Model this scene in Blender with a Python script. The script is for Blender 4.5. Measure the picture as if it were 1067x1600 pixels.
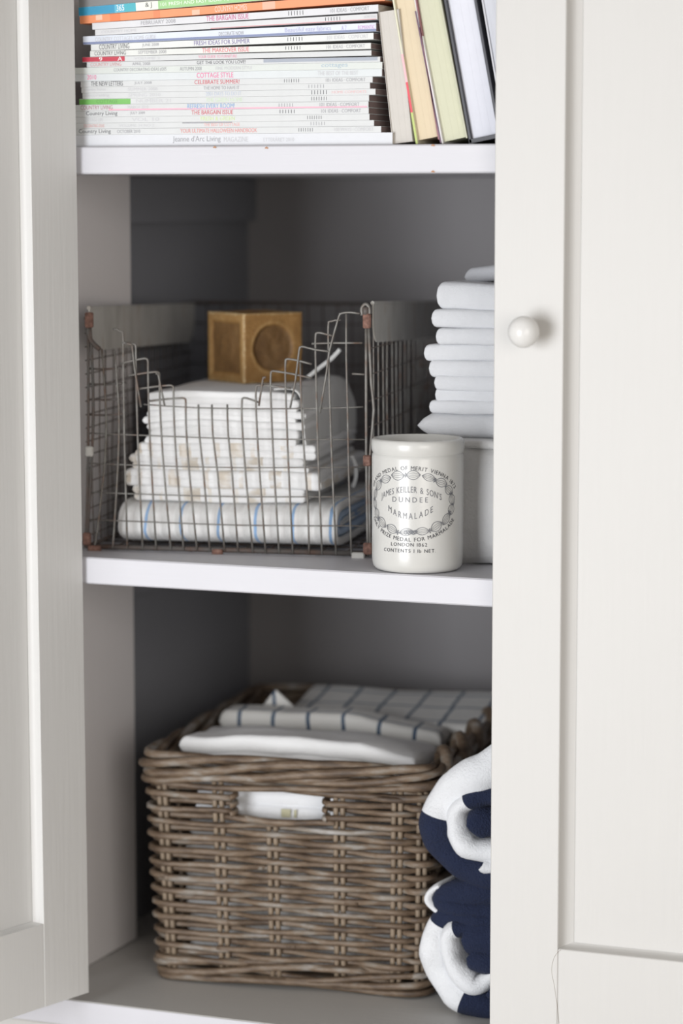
import bpy, math, random
from math import sin, cos, pi, radians, sqrt, atan
from mathutils import Vector, Matrix, noise
for o in list(bpy.data.objects): bpy.data.objects.remove(o)
COL = bpy.context.scene.collection
SC = bpy.context.scene

# ------------------------------------------------------------------ camera, world, lights, exposure
F = 4300.0
PITCH = atan(497 / F); YAW = radians(21.695)
CAM = Vector((0.7116, -2.1263, 0.3143))
cd = bpy.data.cameras.new('camera'); cam = bpy.data.objects.new('camera', cd); COL.objects.link(cam)
cam.location = CAM; cam.rotation_euler = (pi / 2 - PITCH, 0, YAW)
cd.sensor_fit = 'VERTICAL'; cd.sensor_height = 36; cd.sensor_width = 24; cd.lens = F * 36 / 1600
cd.clip_start = 0.05
cd.dof.use_dof = True; cd.dof.focus_distance = 2.30; cd.dof.aperture_fstop = 3.2
SC.camera = cam
w = bpy.data.worlds.new('world'); SC.world = w; w.use_nodes = True
bg = w.node_tree.nodes['Background']; bg.inputs[0].default_value = (1.0, 0.94, 0.88, 1); bg.inputs[1].default_value = 0.34
def area(name, loc, target, sx, sy, power, col):
    l = bpy.data.lights.new(name, 'AREA'); l.shape = 'RECTANGLE'; l.size = sx; l.size_y = sy; l.energy = power; l.color = col
    o = bpy.data.objects.new(name, l); COL.objects.link(o); o.location = loc
    o.rotation_euler = (Vector(target) - Vector(loc)).to_track_quat('-Z', 'Y').to_euler(); return o
area('window_light', (-0.85, -3.1, -0.05), (-0.1, 0.1, -0.03), 1.35, 1.7, 86, (0.94, 0.965, 1.0))
area('right_fill_light', (1.9, -2.6, 0.35), (-0.2, 0.2, -0.05), 1.4, 1.5, 30, (1.0, 0.95, 0.89))  # broad warm fill added to brighten right-facing surfaces; no window seen there
SC.view_settings.view_transform = 'Standard'; SC.view_settings.look = 'None'
SC.view_settings.gamma = 1; SC.view_settings.use_curve_mapping = False
SC.view_settings.exposure = 0.0

# ------------------------------------------------------------------ measuring helpers (pixel of the photograph -> point on a given plane)
fv = Vector((-sin(YAW) * cos(PITCH), cos(YAW) * cos(PITCH), -sin(PITCH)))
rv = Vector((cos(YAW), sin(YAW), 0)); uvv = rv.cross(fv)
def ray(x, y): return fv + rv * ((x - 533.5) / F) - uvv * ((y - 800) / F)
def hit(x, y, P, N):
    d = ray(x, y); return CAM + d * ((Vector(P) - CAM).dot(N) / d.dot(N))
class Frame:
    def __init__(s, P, deg):
        a = radians(deg); s.P = Vector(P); s.a = a
        s.U = Vector((cos(a), sin(a), 0)); s.V = Vector((-sin(a), cos(a), 0)); s.M = Matrix.Translation(s.P) @ Matrix.Rotation(a, 4, 'Z')
    def loc(s, h): d = h - s.P; return Vector((d.dot(s.U), d.dot(s.V), d.z))
    def v(s, x, y, v): return s.loc(hit(x, y, s.P + s.V * v, s.V))
    def u(s, x, y, u): return s.loc(hit(x, y, s.P + s.U * u, s.U))
    def z(s, x, y, z): return s.loc(hit(x, y, s.P + Vector((0, 0, z)), Vector((0, 0, 1))))
WORLD = Frame((0, 0, 0), 0)

# ------------------------------------------------------------------ mesh helpers
class MB:
    def __init__(s): s.v = []; s.f = []; s.m = []
    def add(s, vs, fs, mi=0):
        n = len(s.v); s.v += [tuple(q) for q in vs]; s.f += [tuple(i + n for i in f) for f in fs]; s.m += [mi] * len(fs) if isinstance(mi, int) else list(mi)
    def box(s, a, b, bev=0.0, mi=0, M=None):
        x0, y0, z0 = a; x1, y1, z1 = b
        if bev <= 0:
            vs = [Vector((x, y, z)) for x in (x0, x1) for y in (y0, y1) for z in (z0, z1)]
            fs = [(0, 1, 3, 2), (4, 6, 7, 5), (0, 4, 5, 1), (2, 3, 7, 6), (0, 2, 6, 4), (1, 5, 7, 3)]
        else:
            vs = []; idx = {}
            for ix, x in enumerate((x0, x1)):
                for iy, y in enumerate((y0, y1)):
                    for iz, z in enumerate((z0, z1)):
                        sx = bev if ix == 0 else -bev; sy = bev if iy == 0 else -bev; sz = bev if iz == 0 else -bev
                        idx[ix, iy, iz, 0] = len(vs); vs.append(Vector((x, y + sy, z + sz)))
                        idx[ix, iy, iz, 1] = len(vs); vs.append(Vector((x + sx, y, z + sz)))
                        idx[ix, iy, iz, 2] = len(vs); vs.append(Vector((x + sx, y + sy, z)))
            fs = []
            q = [(0, 0), (1, 0), (1, 1), (0, 1)]
            for i in (0, 1):
                fs.append(tuple(idx[i, a_, b_, 0] for a_, b_ in (q if i else q[::-1])))
                fs.append(tuple(idx[a_, i, b_, 1] for a_, b_ in (q[::-1] if i else q)))
                fs.append(tuple(idx[a_, b_, i, 2] for a_, b_ in (q if i else q[::-1])))
            for i in (0, 1):
                for j in (0, 1):
                    fs.append((idx[i, j, 0, 0], idx[i, j, 1, 0], idx[i, j, 1, 1], idx[i, j, 0, 1]))
                    fs.append((idx[i, 0, j, 0], idx[i, 1, j, 0], idx[i, 1, j, 2], idx[i, 0, j, 2]))
                    fs.append((idx[0, i, j, 1], idx[1, i, j, 1], idx[1, i, j, 2], idx[0, i, j, 2]))
                    for k in (0, 1): fs.append((idx[i, j, k, 0], idx[i, j, k, 1], idx[i, j, k, 2]))
        if M is not None: vs = [M @ q_ for q_ in vs]
        s.add(vs, fs, mi); return s
    def tube(s, pts, r, n=6, closed=False, mi=0, cap=True):
        pts = [Vector(p) for p in pts]; k = len(pts); rs = r if isinstance(r, (list, tuple)) else [r] * k
        tg = []
        for i in range(k):
            a = pts[(i - 1) % k] if (closed or i > 0) else pts[0]; b = pts[(i + 1) % k] if (closed or i < k - 1) else pts[-1]
            t = (b - a); tg.append(t.normalized() if t.length > 1e-9 else Vector((0, 0, 1)))
        up = Vector((0, 0, 1)) if abs(tg[0].z) < .9 else Vector((0, 1, 0))
        nn = (up - tg[0] * up.dot(tg[0])).normalized(); vs = []
        for i in range(k):
            nn = (nn - tg[i] * nn.dot(tg[i])); nn = nn.normalized() if nn.length > 1e-6 else tg[i].orthogonal().normalized()
            bb = tg[i].cross(nn)
            for j in range(n):
                a = 2 * pi * j / n; vs.append(pts[i] + (nn * cos(a) + bb * sin(a)) * rs[i])
        fs = []
        for i in range(k if closed else k - 1):
            i2 = (i + 1) % k
            for j in range(n): fs.append((i * n + j, i * n + (j + 1) % n, i2 * n + (j + 1) % n, i2 * n + j))
        if cap and not closed: fs += [tuple(range(n))[::-1], tuple((k - 1) * n + j for j in range(n))]
        s.add(vs, fs, mi); return s
    def lathe(s, prof, n=48, M=None, mi=0):
        vs = []; fs = []
        for r, z in prof:
            for j in range(n): a = 2 * pi * j / n; vs.append(Vector((r * cos(a), r * sin(a), z)))
        for i in range(len(prof) - 1):
            for j in range(n): fs.append((i * n + j, i * n + (j + 1) % n, (i + 1) * n + (j + 1) % n, (i + 1) * n + j))
        fs.append(tuple(range(n))[::-1]); fs.append(tuple((len(prof) - 1) * n + j for j in range(n)))
        if M is not None: vs = [M @ q for q in vs]
        s.add(vs, fs, mi); return s
    def build(s, name, mats, parent=None, smooth=False, M=None, auto=None):
        me = bpy.data.meshes.new(name); me.from_pydata(s.v, [], s.f)
        for m in (mats if isinstance(mats, (list, tuple)) else [mats]): me.materials.append(m)
        if any(s.m): me.polygons.foreach_set('material_index', s.m)
        if smooth or auto: me.polygons.foreach_set('use_smooth', [True] * len(me.polygons))
        if auto: me.set_sharp_from_angle(angle=radians(auto))
        me.update(); o = bpy.data.objects.new(name, me); COL.objects.link(o)
        if parent is not None: o.parent = parent
        if M is not None: o.matrix_local = M
        return o
def tag(o, label=None, cat=None, group=None, kind=None):
    if label: o['label'] = label
    if cat: o['category'] = cat
    if group: o['group'] = group
    if kind: o['kind'] = kind
    return o
def empty(name, M, label, cat, group=None):
    o = bpy.data.objects.new(name, None); COL.objects.link(o); o.empty_display_size = .02; o.matrix_world = M; return tag(o, label, cat, group)
def spline(pts, n=6, closed=False):
    pts = [Vector(p) for p in pts]; k = len(pts); out = []
    for i in range(k if closed else k - 1):
        if closed: a, b, c, d = (pts[(i + q) % k] for q in (-1, 0, 1, 2))
        else: a, b, c, d = pts[max(i - 1, 0)], pts[i], pts[i + 1], pts[min(i + 2, k - 1)]
        for j in range(n):
            t = j / n; out.append(.5 * ((2 * b) + (c - a) * t + (2 * a - 5 * b + 4 * c - d) * t * t + (3 * b - a - 3 * c + d) * t ** 3))
    if not closed: out.append(pts[-1])
    return out

# ------------------------------------------------------------------ materials
def new_mat(name):
    m = bpy.data.materials.new(name); m.use_nodes = True; nt = m.node_tree; return m, nt, nt.nodes['Principled BSDF']
def lk(nt, a, b): nt.links.new(a, b)
def math_n(nt, op, a, b=None, c=None):
    n = nt.nodes.new('ShaderNodeMath'); n.operation = op
    for i, q in enumerate((a, b, c)):
        if q is None: continue
        if isinstance(q, (int, float)): n.inputs[i].default_value = q
        else: lk(nt, q, n.inputs[i])
    return n.outputs[0]
def mix_n(nt, fac, a, b):
    n = nt.nodes.new('ShaderNodeMix'); n.data_type = 'RGBA'
    if isinstance(fac, (int, float)): n.inputs[0].default_value = fac
    else: lk(nt, fac, n.inputs[0])
    for i, q in ((6, a), (7, b)):
        if isinstance(q, tuple): n.inputs[i].default_value = (*q[:3], 1)
        else: lk(nt, q, n.inputs[i])
    return n.outputs[2]
def noise_n(nt, scale, detail=3, vec=None, sc=(1, 1, 1), coord='Object', rough=.5):
    tc = nt.nodes.new('ShaderNodeTexCoord'); mp = nt.nodes.new('ShaderNodeMapping'); mp.inputs['Scale'].default_value = sc
    lk(nt, vec or tc.outputs[coord], mp.inputs[0]); n = nt.nodes.new('ShaderNodeTexNoise'); n.inputs['Scale'].default_value = scale
    n.inputs['Detail'].default_value = detail; n.inputs['Roughness'].default_value = rough; lk(nt, mp.outputs[0], n.inputs[0]); return n.outputs[0]
def ramp_n(nt, fac, stops):
    n = nt.nodes.new('ShaderNodeValToRGB'); lk(nt, fac, n.inputs[0]); e = n.color_ramp.elements
    e[0].position, e[0].color = stops[0][0], (*stops[0][1], 1); e[1].position, e[1].color = stops[-1][0], (*stops[-1][1], 1)
    for p, c in stops[1:-1]: q = e.new(p); q.color = (*c, 1)
    return n.outputs[0]
def bump_n(nt, b, h, dist, strength=1.0):
    n = nt.nodes.new('ShaderNodeBump'); n.inputs['Distance'].default_value = dist; n.inputs['Strength'].default_value = strength
    lk(nt, h, n.inputs['Height']); lk(nt, n.outputs[0], b.inputs['Normal'])
def paint(name, col, var=.03, rough=.45, grain=(60, 60, 3), bump=.00018):
    m, nt, b = new_mat(name); n = noise_n(nt, 4, 4, sc=grain); n2 = noise_n(nt, 7, 3)
    c2 = tuple(c * (1 - 2 * var) for c in col)
    lk(nt, mix_n(nt, math_n(nt, 'MULTIPLY_ADD', n2, .6, math_n(nt, 'MULTIPLY', n, .4)), col, c2), b.inputs['Base Color'])
    b.inputs['Roughness'].default_value = rough; bump_n(nt, b, n, bump); return m
def plain(name, col, rough=.6, var=0.0, metallic=0):
    m, nt, b = new_mat(name); b.inputs['Base Color'].default_value = (*col, 1); b.inputs['Roughness'].default_value = rough; b.inputs['Metallic'].default_value = metallic
    if var: lk(nt, mix_n(nt, noise_n(nt, 120, 2), col, tuple(c * (1 - var) for c in col)), b.inputs['Base Color'])
    return m
def fabric(name, col, weave=1400, bump=.0004, stripes=(), soft=.0015, sheen=.2, faded=False):
    m, nt, b = new_mat(name); c = None
    tc = nt.nodes.new('ShaderNodeTexCoord'); sp = nt.nodes.new('ShaderNodeSeparateXYZ'); lk(nt, tc.outputs['Object'], sp.inputs[0])
    wob = math_n(nt, 'MULTIPLY', math_n(nt, 'SUBTRACT', noise_n(nt, 25, 2), .5), .006)
    patch = noise_n(nt, 55, 2, sc=(1, 1, 2))
    c = mix_n(nt, noise_n(nt, 30, 2), col, tuple(q * .93 for q in col))
    for ax, period, width, off, sc_ in stripes:
        x = math_n(nt, 'ADD', sp.outputs[ax], wob); f = math_n(nt, 'FRACT', math_n(nt, 'DIVIDE', math_n(nt, 'ADD', x, off + 10 * period), period))
        k_ = math_n(nt, 'LESS_THAN', f, width / period)
        if faded: k_ = math_n(nt, 'MULTIPLY', k_, math_n(nt, 'MINIMUM', math_n(nt, 'MAXIMUM', math_n(nt, 'MULTIPLY_ADD', patch, 5, -1.6), 0.0), 1.0))
        c = mix_n(nt, k_, c, sc_)
    lk(nt, c, b.inputs['Base Color']); b.inputs['Roughness'].default_value = .95
    b.inputs['Sheen Weight'].default_value = sheen
    h = math_n(nt, 'ADD', math_n(nt, 'MULTIPLY', noise_n(nt, weave, 2), bump / max(soft, 1e-6)), noise_n(nt, 60, 3))
    bump_n(nt, b, h, soft); return m
WHITE = (.80, .79, .78)
M_paint = paint('white_gloss_paint', (.64, .635, .65))
M_door = paint('warm_white_door_paint', (.585, .572, .55))
M_ldoor = paint('aged_white_door_paint', (.72, .715, .70))
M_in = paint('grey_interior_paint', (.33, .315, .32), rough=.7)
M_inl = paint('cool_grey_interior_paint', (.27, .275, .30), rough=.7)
M_jamb = paint('pale_grey_jamb_paint', (.84, .81, .81), rough=.6)
M_floor = paint('putty_grey_shelf_paint', (.56, .55, .53), rough=.5, grain=(3, 60, 60))
M_mid = paint('white_shelf_paint', (.60, .595, .63), grain=(3, 60, 60))
M_knob = plain('white_glazed_knob', (.70, .69, .67), .25)
M_chip = plain('bare_wood_chip', (.45, .25, .15), .8)
M_crack = plain('paint_crack', (.30, .26, .22), .9)
M_page = plain('page_edges', (.70, .66, .60), .9, .15)
M_white = fabric('white_cotton', (.82, .82, .82))
M_whitec = fabric('cool_white_jersey', (.70, .71, .735))
M_wire = None
def mk_wire():
    m, nt, b = new_mat('galvanised_wire'); n = noise_n(nt, 90, 4)
    lk(nt, ramp_n(nt, n, [(.35, (.23, .225, .21)), (.55, (.17, .155, .14)), (.74, (.16, .09, .06))]), b.inputs['Base Color'])
    b.inputs['Roughness'].default_value = .5; b.inputs['Metallic'].default_value = .3; return m
M_wire = mk_wire()
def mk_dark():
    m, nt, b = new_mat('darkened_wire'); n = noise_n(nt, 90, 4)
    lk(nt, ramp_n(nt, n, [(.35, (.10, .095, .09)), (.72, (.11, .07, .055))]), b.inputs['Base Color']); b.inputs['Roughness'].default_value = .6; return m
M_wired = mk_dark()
def mk_rust():
    m, nt, b = new_mat('rusty_clip_metal'); n = noise_n(nt, 300, 4)
    lk(nt, ramp_n(nt, n, [(.3, (.10, .05, .038)), (.6, (.23, .12, .09)), (.8, (.32, .22, .18))]), b.inputs['Base Color']); b.inputs['Roughness'].default_value = .8; return m
M_rust = mk_rust()
def mk_zinc():
    m, nt, b = new_mat('weathered_zinc_sheet'); n = noise_n(nt, 40, 5, sc=(1, 1, .4)); n2 = noise_n(nt, 220, 3)
    lk(nt, mix_n(nt, math_n(nt, 'MULTIPLY', n2, .4), ramp_n(nt, n, [(.3, (.40, .39, .36)), (.55, (.52, .51, .48)), (.75, (.36, .29, .22))]), (.60, .59, .56)), b.inputs['Base Color'])
    b.inputs['Roughness'].default_value = .6; b.inputs['Metallic'].default_value = .25; return m
M_zinc = mk_zinc(); M_zinc.node_tree.nodes['Principled BSDF'].inputs['Metallic'].default_value = 0
def mk_soap():
    m, nt, b = new_mat('olive_oil_soap'); n = noise_n(nt, 45, 5); n2 = noise_n(nt, 400, 3)
    c = ramp_n(nt, n, [(.3, (.22, .105, .028)), (.5, (.34, .175, .055)), (.7, (.46, .27, .11))])
    at = nt.nodes.new('ShaderNodeAttribute'); at.attribute_name = 'patina'; n3 = noise_n(nt, 130, 5, rough=.7)
    f = math_n(nt, 'ADD', at.outputs['Fac'], math_n(nt, 'MULTIPLY', math_n(nt, 'SUBTRACT', n3, .5), .55))
    c = mix_n(nt, .22, ramp_n(nt, f, [(.05, (.085, .045, .018)), (.30, (.17, .092, .032)), (.52, (.31, .165, .05)), (.72, (.42, .27, .11)), (.95, (.66, .52, .30))]), c)
    lk(nt, c, b.inputs['Base Color']); b.inputs['Roughness'].default_value = .55; b.inputs['Subsurface Weight'].default_value = .1
    b.inputs['Subsurface Radius'].default_value = (.004, .002, .001); bump_n(nt, b, n2, .0006); return m
M_soap = mk_soap()
def mk_rattan():
    m, nt, b = new_mat('greywashed_rattan'); oi = nt.nodes.new('ShaderNodeObjectInfo')
    tc = nt.nodes.new('ShaderNodeTexCoord'); vm = nt.nodes.new('ShaderNodeVectorMath'); vm.operation = 'ADD'
    cx = nt.nodes.new('ShaderNodeCombineXYZ'); lk(nt, math_n(nt, 'MULTIPLY', oi.outputs['Random'], 37.0), cx.inputs[0]); lk(nt, tc.outputs['Object'], vm.inputs[0]); lk(nt, cx.outputs[0], vm.inputs[1])
    n = noise_n(nt, 26, 5, vec=vm.outputs[0], sc=(1, 1, 3), rough=.6); n2 = noise_n(nt, 350, 3, vec=vm.outputs[0], sc=(.15, .15, 1))
    c = ramp_n(nt, n, [(.32, (.045, .028, .018)), (.43, (.12, .078, .047)), (.53, (.21, .15, .10)), (.61, (.27, .235, .195)), (.73, (.44, .425, .41))])
    c = mix_n(nt, math_n(nt, 'MULTIPLY', n2, .55), c, (.12, .085, .06))
    lk(nt, c, b.inputs['Base Color']); b.inputs['Roughness'].default_value = .55; bump_n(nt, b, n2, .0008); return m
M_rattan = mk_rattan(); M_stake = plain('tan_rattan_stake', (.33, .25, .175), .55, .45)
def mk_jar():
    m, nt, b = new_mat('cream_glazed_stoneware'); b.inputs['Base Color'].default_value = (.60, .595, .57, 1); b.inputs['Roughness'].default_value = .27
    b.inputs['Coat Weight'].default_value = .15; b.inputs['Coat Roughness'].default_value = .15; return m
M_jar = mk_jar()
M_print = plain('black_transfer_print', (.035, .038, .05), .3)
M_print2 = plain('grey_transfer_print', (.16, .165, .18), .3)
STR = (.45, .40, .34)

# ------------------------------------------------------------------ cupboard: the setting
ZB = -0.3986; ZT = 0.3545; TH = 0.0234
def struct(name, mb, m, parent=None, **k):
    o = mb.build(name, m, parent, **k)
    if parent is None: o['kind'] = 'structure'
    return o
XL = -.459; XJ = -.428; XR = .46; YB = .55
struct('trim_1', MB().box((XL - .02, 0, ZT - TH), (XR, YB, ZT), .0012), M_mid)['label'] = 'top cupboard shelf under the magazines and books'
struct('trim_2', MB().box((XL - .02, 0, -TH), (XR, YB, 0), .0012), M_mid)['label'] = 'middle cupboard shelf under the wire basket and jar'
fl = struct('trim_3', MB().box((XL - .10, 0, ZB - .024), (XR, .143, ZB), .0012), M_floor); fl['label'] = 'front board of the cupboard floor'
struct('shelf_lip', MB().box((XL - .10, -.0006, ZB - .023), (XR, .0, ZB - .0006)), M_mid, fl)
struct('trim_7', MB().box((XL - .02, .1442, ZB - .024), (XR, YB, ZB - .0008), .0008), M_floor)['label'] = 'back board of the cupboard floor'
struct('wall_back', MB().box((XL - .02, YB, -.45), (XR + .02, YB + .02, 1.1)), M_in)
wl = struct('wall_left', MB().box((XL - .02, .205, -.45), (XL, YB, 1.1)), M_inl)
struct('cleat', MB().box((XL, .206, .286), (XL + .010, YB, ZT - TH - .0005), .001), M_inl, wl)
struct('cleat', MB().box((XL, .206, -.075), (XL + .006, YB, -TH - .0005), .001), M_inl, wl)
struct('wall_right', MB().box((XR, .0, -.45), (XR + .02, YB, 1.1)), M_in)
struct('trim_4', MB().box((XL - .02, .02, ZB + .0001), (XJ, .205, 1.1), .001), M_jamb)['label'] = 'left jamb board inside the cupboard opening'
struct('trim_5', MB().box((XL - .10, .0, -.395), (XJ - .001, .0195, 1.1), .001), M_paint)['label'] = 'left face frame stile behind the open door'
struct('trim_6', MB().box((XL - .10, .004, -.94), (XR + .1, .03, ZB - .0245), .001), M_door)['label'] = 'plinth rail below the cupboard floor'
struct('floor', MB().box((-2.2, -4.2, -.96), (2.6, .56, -.94)), plain('grey_beige_room_floor', (.46, .43, .39), .6, .1))
struct('ceiling', MB().box((XL - .02, 0, 1.1), (XR + .02, YB + .02, 1.12)), M_in)
# chips of bare wood on the top shelf edge
for px, py in ((336, 229), (417, 230), (677, 226), (677, 267)):
    h = hit(px, py, (0, -.0004, 0), Vector((0, 1, 0)))
    ch = MB(); ch.v = []; n = 7; vs = [(h.x + .0016 * cos(2 * pi * i / n) * (1 + .5 * sin(5 * i)), -.0003, h.z + .0009 * sin(2 * pi * i / n) * (1 + .4 * cos(3 * i)) - .0006) for i in range(n)]
    ch.add(vs, [tuple(range(n))]); o = ch.build('paint_chip', M_chip, bpy.data.objects['trim_1'])

# ------------------------------------------------------------------ doors (built in their own frame: x along the width, -y the seen face, z up)
def panel_door(name, M, wd, zb, zt, th, st, rail_b, rail_t, rec, bev, mat, pmat, label, mir=False):
    # seen face at y=0, body behind to +y
    e = empty(name, M, None, None); e['kind'] = 'structure'; e['label'] = label
    z1 = zb + rail_b; z2 = zt - rail_t
    def fx(b_):
        if mir: b_.v = [(-x, y, z) for x, y, z in b_.v]; b_.f = [f[::-1] for f in b_.f]
        return b_
    def rail(nm, a, b): return fx(MB().box(a, b, .0003 if mir else .0007)).build(nm, mat, e)
    rail('stile', (0, 0, zb), (st, th, zt)); rail('stile', (wd - st, 0, zb), (wd, th, zt))
    rail('rail', (st, .0002, zb), (wd - st, th, z1)); rail('rail', (st, .0002, z2), (wd - st, th, zt))
    fx(MB().box((st - .004, rec, z1 - .004), (wd - st + .004, rec + .006, z2 + .004))).build('panel', pmat, e)
    # sloping moulding round the panel
    mo = MB(); x0, x1 = st, wd - st
    o = [(x0, z1), (x1, z1), (x1, z2), (x0, z2)]; i = [(x0 + bev, z1 + bev * .35), (x1 - bev, z1 + bev * .35), (x1 - bev, z2 - bev * .35), (x0 + bev, z2 - bev * .35)]
    prof = [(0, .0012), (.12, rec * .55), (.45, rec * .85), (1, rec - .0003)]
    for k in range(4):
        vs = []; k2 = (k + 1) % 4
        for t, y in prof:
            for a, b in ((o[k], i[k]), (o[k2], i[k2])): vs.append((a[0] + (b[0] - a[0]) * t, y, a[1] + (b[1] - a[1]) * t))
        mo.add(vs, [(2 * q, 2 * q + 1, 2 * q + 3, 2 * q + 2) for q in range(len(prof) - 1)])
    fx(mo).build('moulding', mat, e, smooth=True); return e
dr = panel_door('door_1', Matrix.Translation((.0063, -.022, 0)), .44, -.62, 1.08, .020, .0585, .321, .06, .012, .010, M_door, M_door, 'closed white right-hand cupboard door with a round knob')
# paint crack beside the lower rail joint
cr = []
for x, y in [(876, 1484), (868, 1492), (863, 1505), (862, 1520), (866, 1540), (868, 1556), (871, 1575), (873, 1600)]:
    h = hit(x, y, (0, -.0220, 0), Vector((0, 1, 0))); cr.append(h - Vector((.0063, -.022, 0)))
MB().tube(spline(cr, 3), .00016, 4).build('paint_crack', M_crack, dr)
kp = hit(816, 519, (0, -.048, 0), Vector((0, 1, 0)))
kn = MB().lathe([(.0045, 0), (.0060, .002), (.0050, .006), (.0055, .010), (.0095, .014), (.0122, .019), (.0127, .024), (.0110, .0295), (.0070, .033), (.002, .0345)], 32,
           M=Matrix.Rotation(pi / 2, 4, 'X')); o = kn.build('knob', M_knob, dr, smooth=True); o.location = (kp.x - .0063, 0, kp.z)
# left door, swung open past a right angle: width runs toward the viewer
ang = radians(107)
c0 = Vector((-.3735, -.004, 0)); dd = Vector((-sin(ang - pi / 2), -cos(ang - pi / 2), 0)); nn_ = Vector((cos(ang - pi / 2), -sin(ang - pi / 2), 0))
zz_ = (Vector((0, 0, 1)) + dd * .0057).normalized(); xx_ = -(dd - zz_ * dd.dot(zz_)).normalized(); yy_ = zz_.cross(xx_)
Mld = Matrix(((xx_.x, yy_.x, zz_.x, c0.x), (xx_.y, yy_.y, zz_.y, c0.y), (xx_.z, yy_.z, zz_.z, 0), (0, 0, 0, 1))); Mld.translation = Vector((c0.x, c0.y, 0)) - zz_ * .3885 + Vector((0, 0, -.3885)) + zz_ * .777
Mld.translation = Vector((c0.x, c0.y, -.3885)) + zz_ * .3885
hp = Vector(hit(69, 1443, c0, nn_)) - c0
panel_door('door_2', Mld, .44, -.3885, 1.08, .020, hp.dot(dd), hp.z + .3885, .06, .010, .004, M_ldoor, M_ldoor, 'open white left-hand cupboard door seen at an angle', mir=True)

# ------------------------------------------------------------------ soft goods helpers
def slab_mb(mb, w_, d_, h_, M, r=None, seed=0, wob=.0015, nx=22, ny=14, zf=None, mi=0, edge=.0, pw=2.4):
    r = r or h_ * .5
    def coords(L, n):
        out = []
        ed = [0, .12 * r, .35 * r, .7 * r, 1.1 * r]
        inner = n - 2 * len(ed) + 1
        out = [e for e in ed] + [1.1 * r + (L - 2.2 * r) * (i + 1) / (inner + 1) for i in range(inner)] + [L - e for e in ed[::-1]]
        return out
    X = coords(w_, nx); Y = coords(d_, ny); NX = len(X); NY = len(Y); vs = []; ti = {}; bi = {}
    for i, x in enumerate(X):
        for j, y in enumerate(Y):
            ex = min(x, w_ - x); ey = min(y, d_ - y)
            fx = (max(0, 1 - (1 - min(1, ex / r)) ** pw)) ** (1 / pw); fy = (max(0, 1 - (1 - min(1, ey / r)) ** pw)) ** (1 / pw); f = fx * fy
            nz = noise.noise(Vector((x * 14 + seed * 7.3, y * 14, seed))) * wob
            dx = noise.noise(Vector((y * 25, seed * 3.1, 5.))) * edge; dy = noise.noise(Vector((x * 25, seed * 2.1, 9.))) * edge
            z = (zf(x / w_, y / d_) if zf else 0) + nz
            puff = 1 + .10 * noise.noise(Vector((x * 30, y * 30, seed * 1.7)))
            b = i in (0, NX - 1) or j in (0, NY - 1)
            ti[i, j] = len(vs); vs.append(M @ Vector((x + dx, y + dy, h_ / 2 + z + h_ / 2 * f * puff)))
            if b: bi[i, j] = ti[i, j]
            else: bi[i, j] = len(vs); vs.append(M @ Vector((x + dx, y + dy, h_ / 2 + z - h_ / 2 * f * puff)))
    fs = []
    for i in range(NX - 1):
        for j in range(NY - 1):
            fs.append((ti[i, j], ti[i + 1, j], ti[i + 1, j + 1], ti[i, j + 1])); fs.append((bi[i, j], bi[i, j + 1], bi[i + 1, j + 1], bi[i + 1, j]))
    mb.add(vs, fs, mi)
def T(x, y, z, rz=0): return Matrix.Translation((x, y, z)) @ Matrix.Rotation(radians(rz), 4, 'Z')
def folded(name, M, w_, d_, h_, layers, mat, label, cat, group=None, seed=0, jit=.003, wob=.0015, zf=None, edge=.001, inset=0, r=None, pw=2.4):
    rnd = random.Random(seed); mb = MB(); lh = h_ / layers
    for k in range(layers):
        jx = rnd.uniform(-jit, jit); jy = rnd.uniform(0, jit); jw = rnd.uniform(-jit, jit)
        slab_mb(mb, w_ + jw, d_, lh * (1.0 if layers == 1 else 1.30), T(jx, jy, k * lh - lh * (0 if layers == 1 else .12)), seed=seed + k * .37 + 1, wob=wob, zf=zf, edge=edge, r=r, pw=pw)
    o = mb.build(name, mat, smooth=True); o.matrix_world = M; return tag(o, label, cat, group)
def sheet(mb, path, ts, e0, e1, mapf, mis=None, lip=None, K=7, back_steps=5, wav=0.0, seed=0, lump=.06):
    """a thick soft sheet: path in a 2-D plane, extruded from e0 to e1 with a rounded lip at e0 and e1"""
    path = [Vector((p[0], p[1], 0)) for p in path]; n = len(path)
    cross = []
    for k in range(K + 1):
        a = pi * k / K; cross.append((cos(a), -sin(a), 0))
    vs = []; R = 0
    for i in range(n):
        a = path[max(i - 1, 0)]; b = path[min(i + 1, n - 1)]; t = (b - a).normalized(); nn = Vector((-t.y, t.x, 0)); th = ts[i]
        L = lip if lip else th; w_ = wav * noise.noise(Vector((path[i].x * 30, path[i].y * 30, seed)))
        ring = []
        for c, s_, _ in cross: ring.append((c * th, e0 + L + s_ * L + w_))
        for q in range(back_steps): ring.append((-th, e0 + L + (e1 - e0 - 2 * L) * (q + 1) / (back_steps + 1)))
        for c, s_, _ in cross[::-1]: ring.append((c * th, e1 - L - s_ * L))
        for q in range(back_steps)[::-1]: ring.append((th, e0 + L + (e1 - e0 - 2 * L) * (q + 1) / (back_steps + 1)))
        R = len(ring)
        for o_, e in ring:
            wr = 1 + lump * noise.noise(Vector((i * .22, e * 40, seed + 3)))
            p = path[i] + nn * o_ * wr; vs.append(mapf(p.x, p.y, e))
    fs = []; m = []
    for i in range(n - 1):
        for j in range(R): fs.append((i * R + j, i * R + (j + 1) % R, (i + 1) * R + (j + 1) % R, (i + 1) * R + j)); m.append(mis[i] if mis else 0)
    fs.append(tuple(range(R))[::-1]); m.append(mis[0] if mis else 0); fs.append(tuple((n - 1) * R + j for j in range(R))); m.append(mis[-2] if mis else 0)
    mb.add(vs, fs, m)

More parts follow.
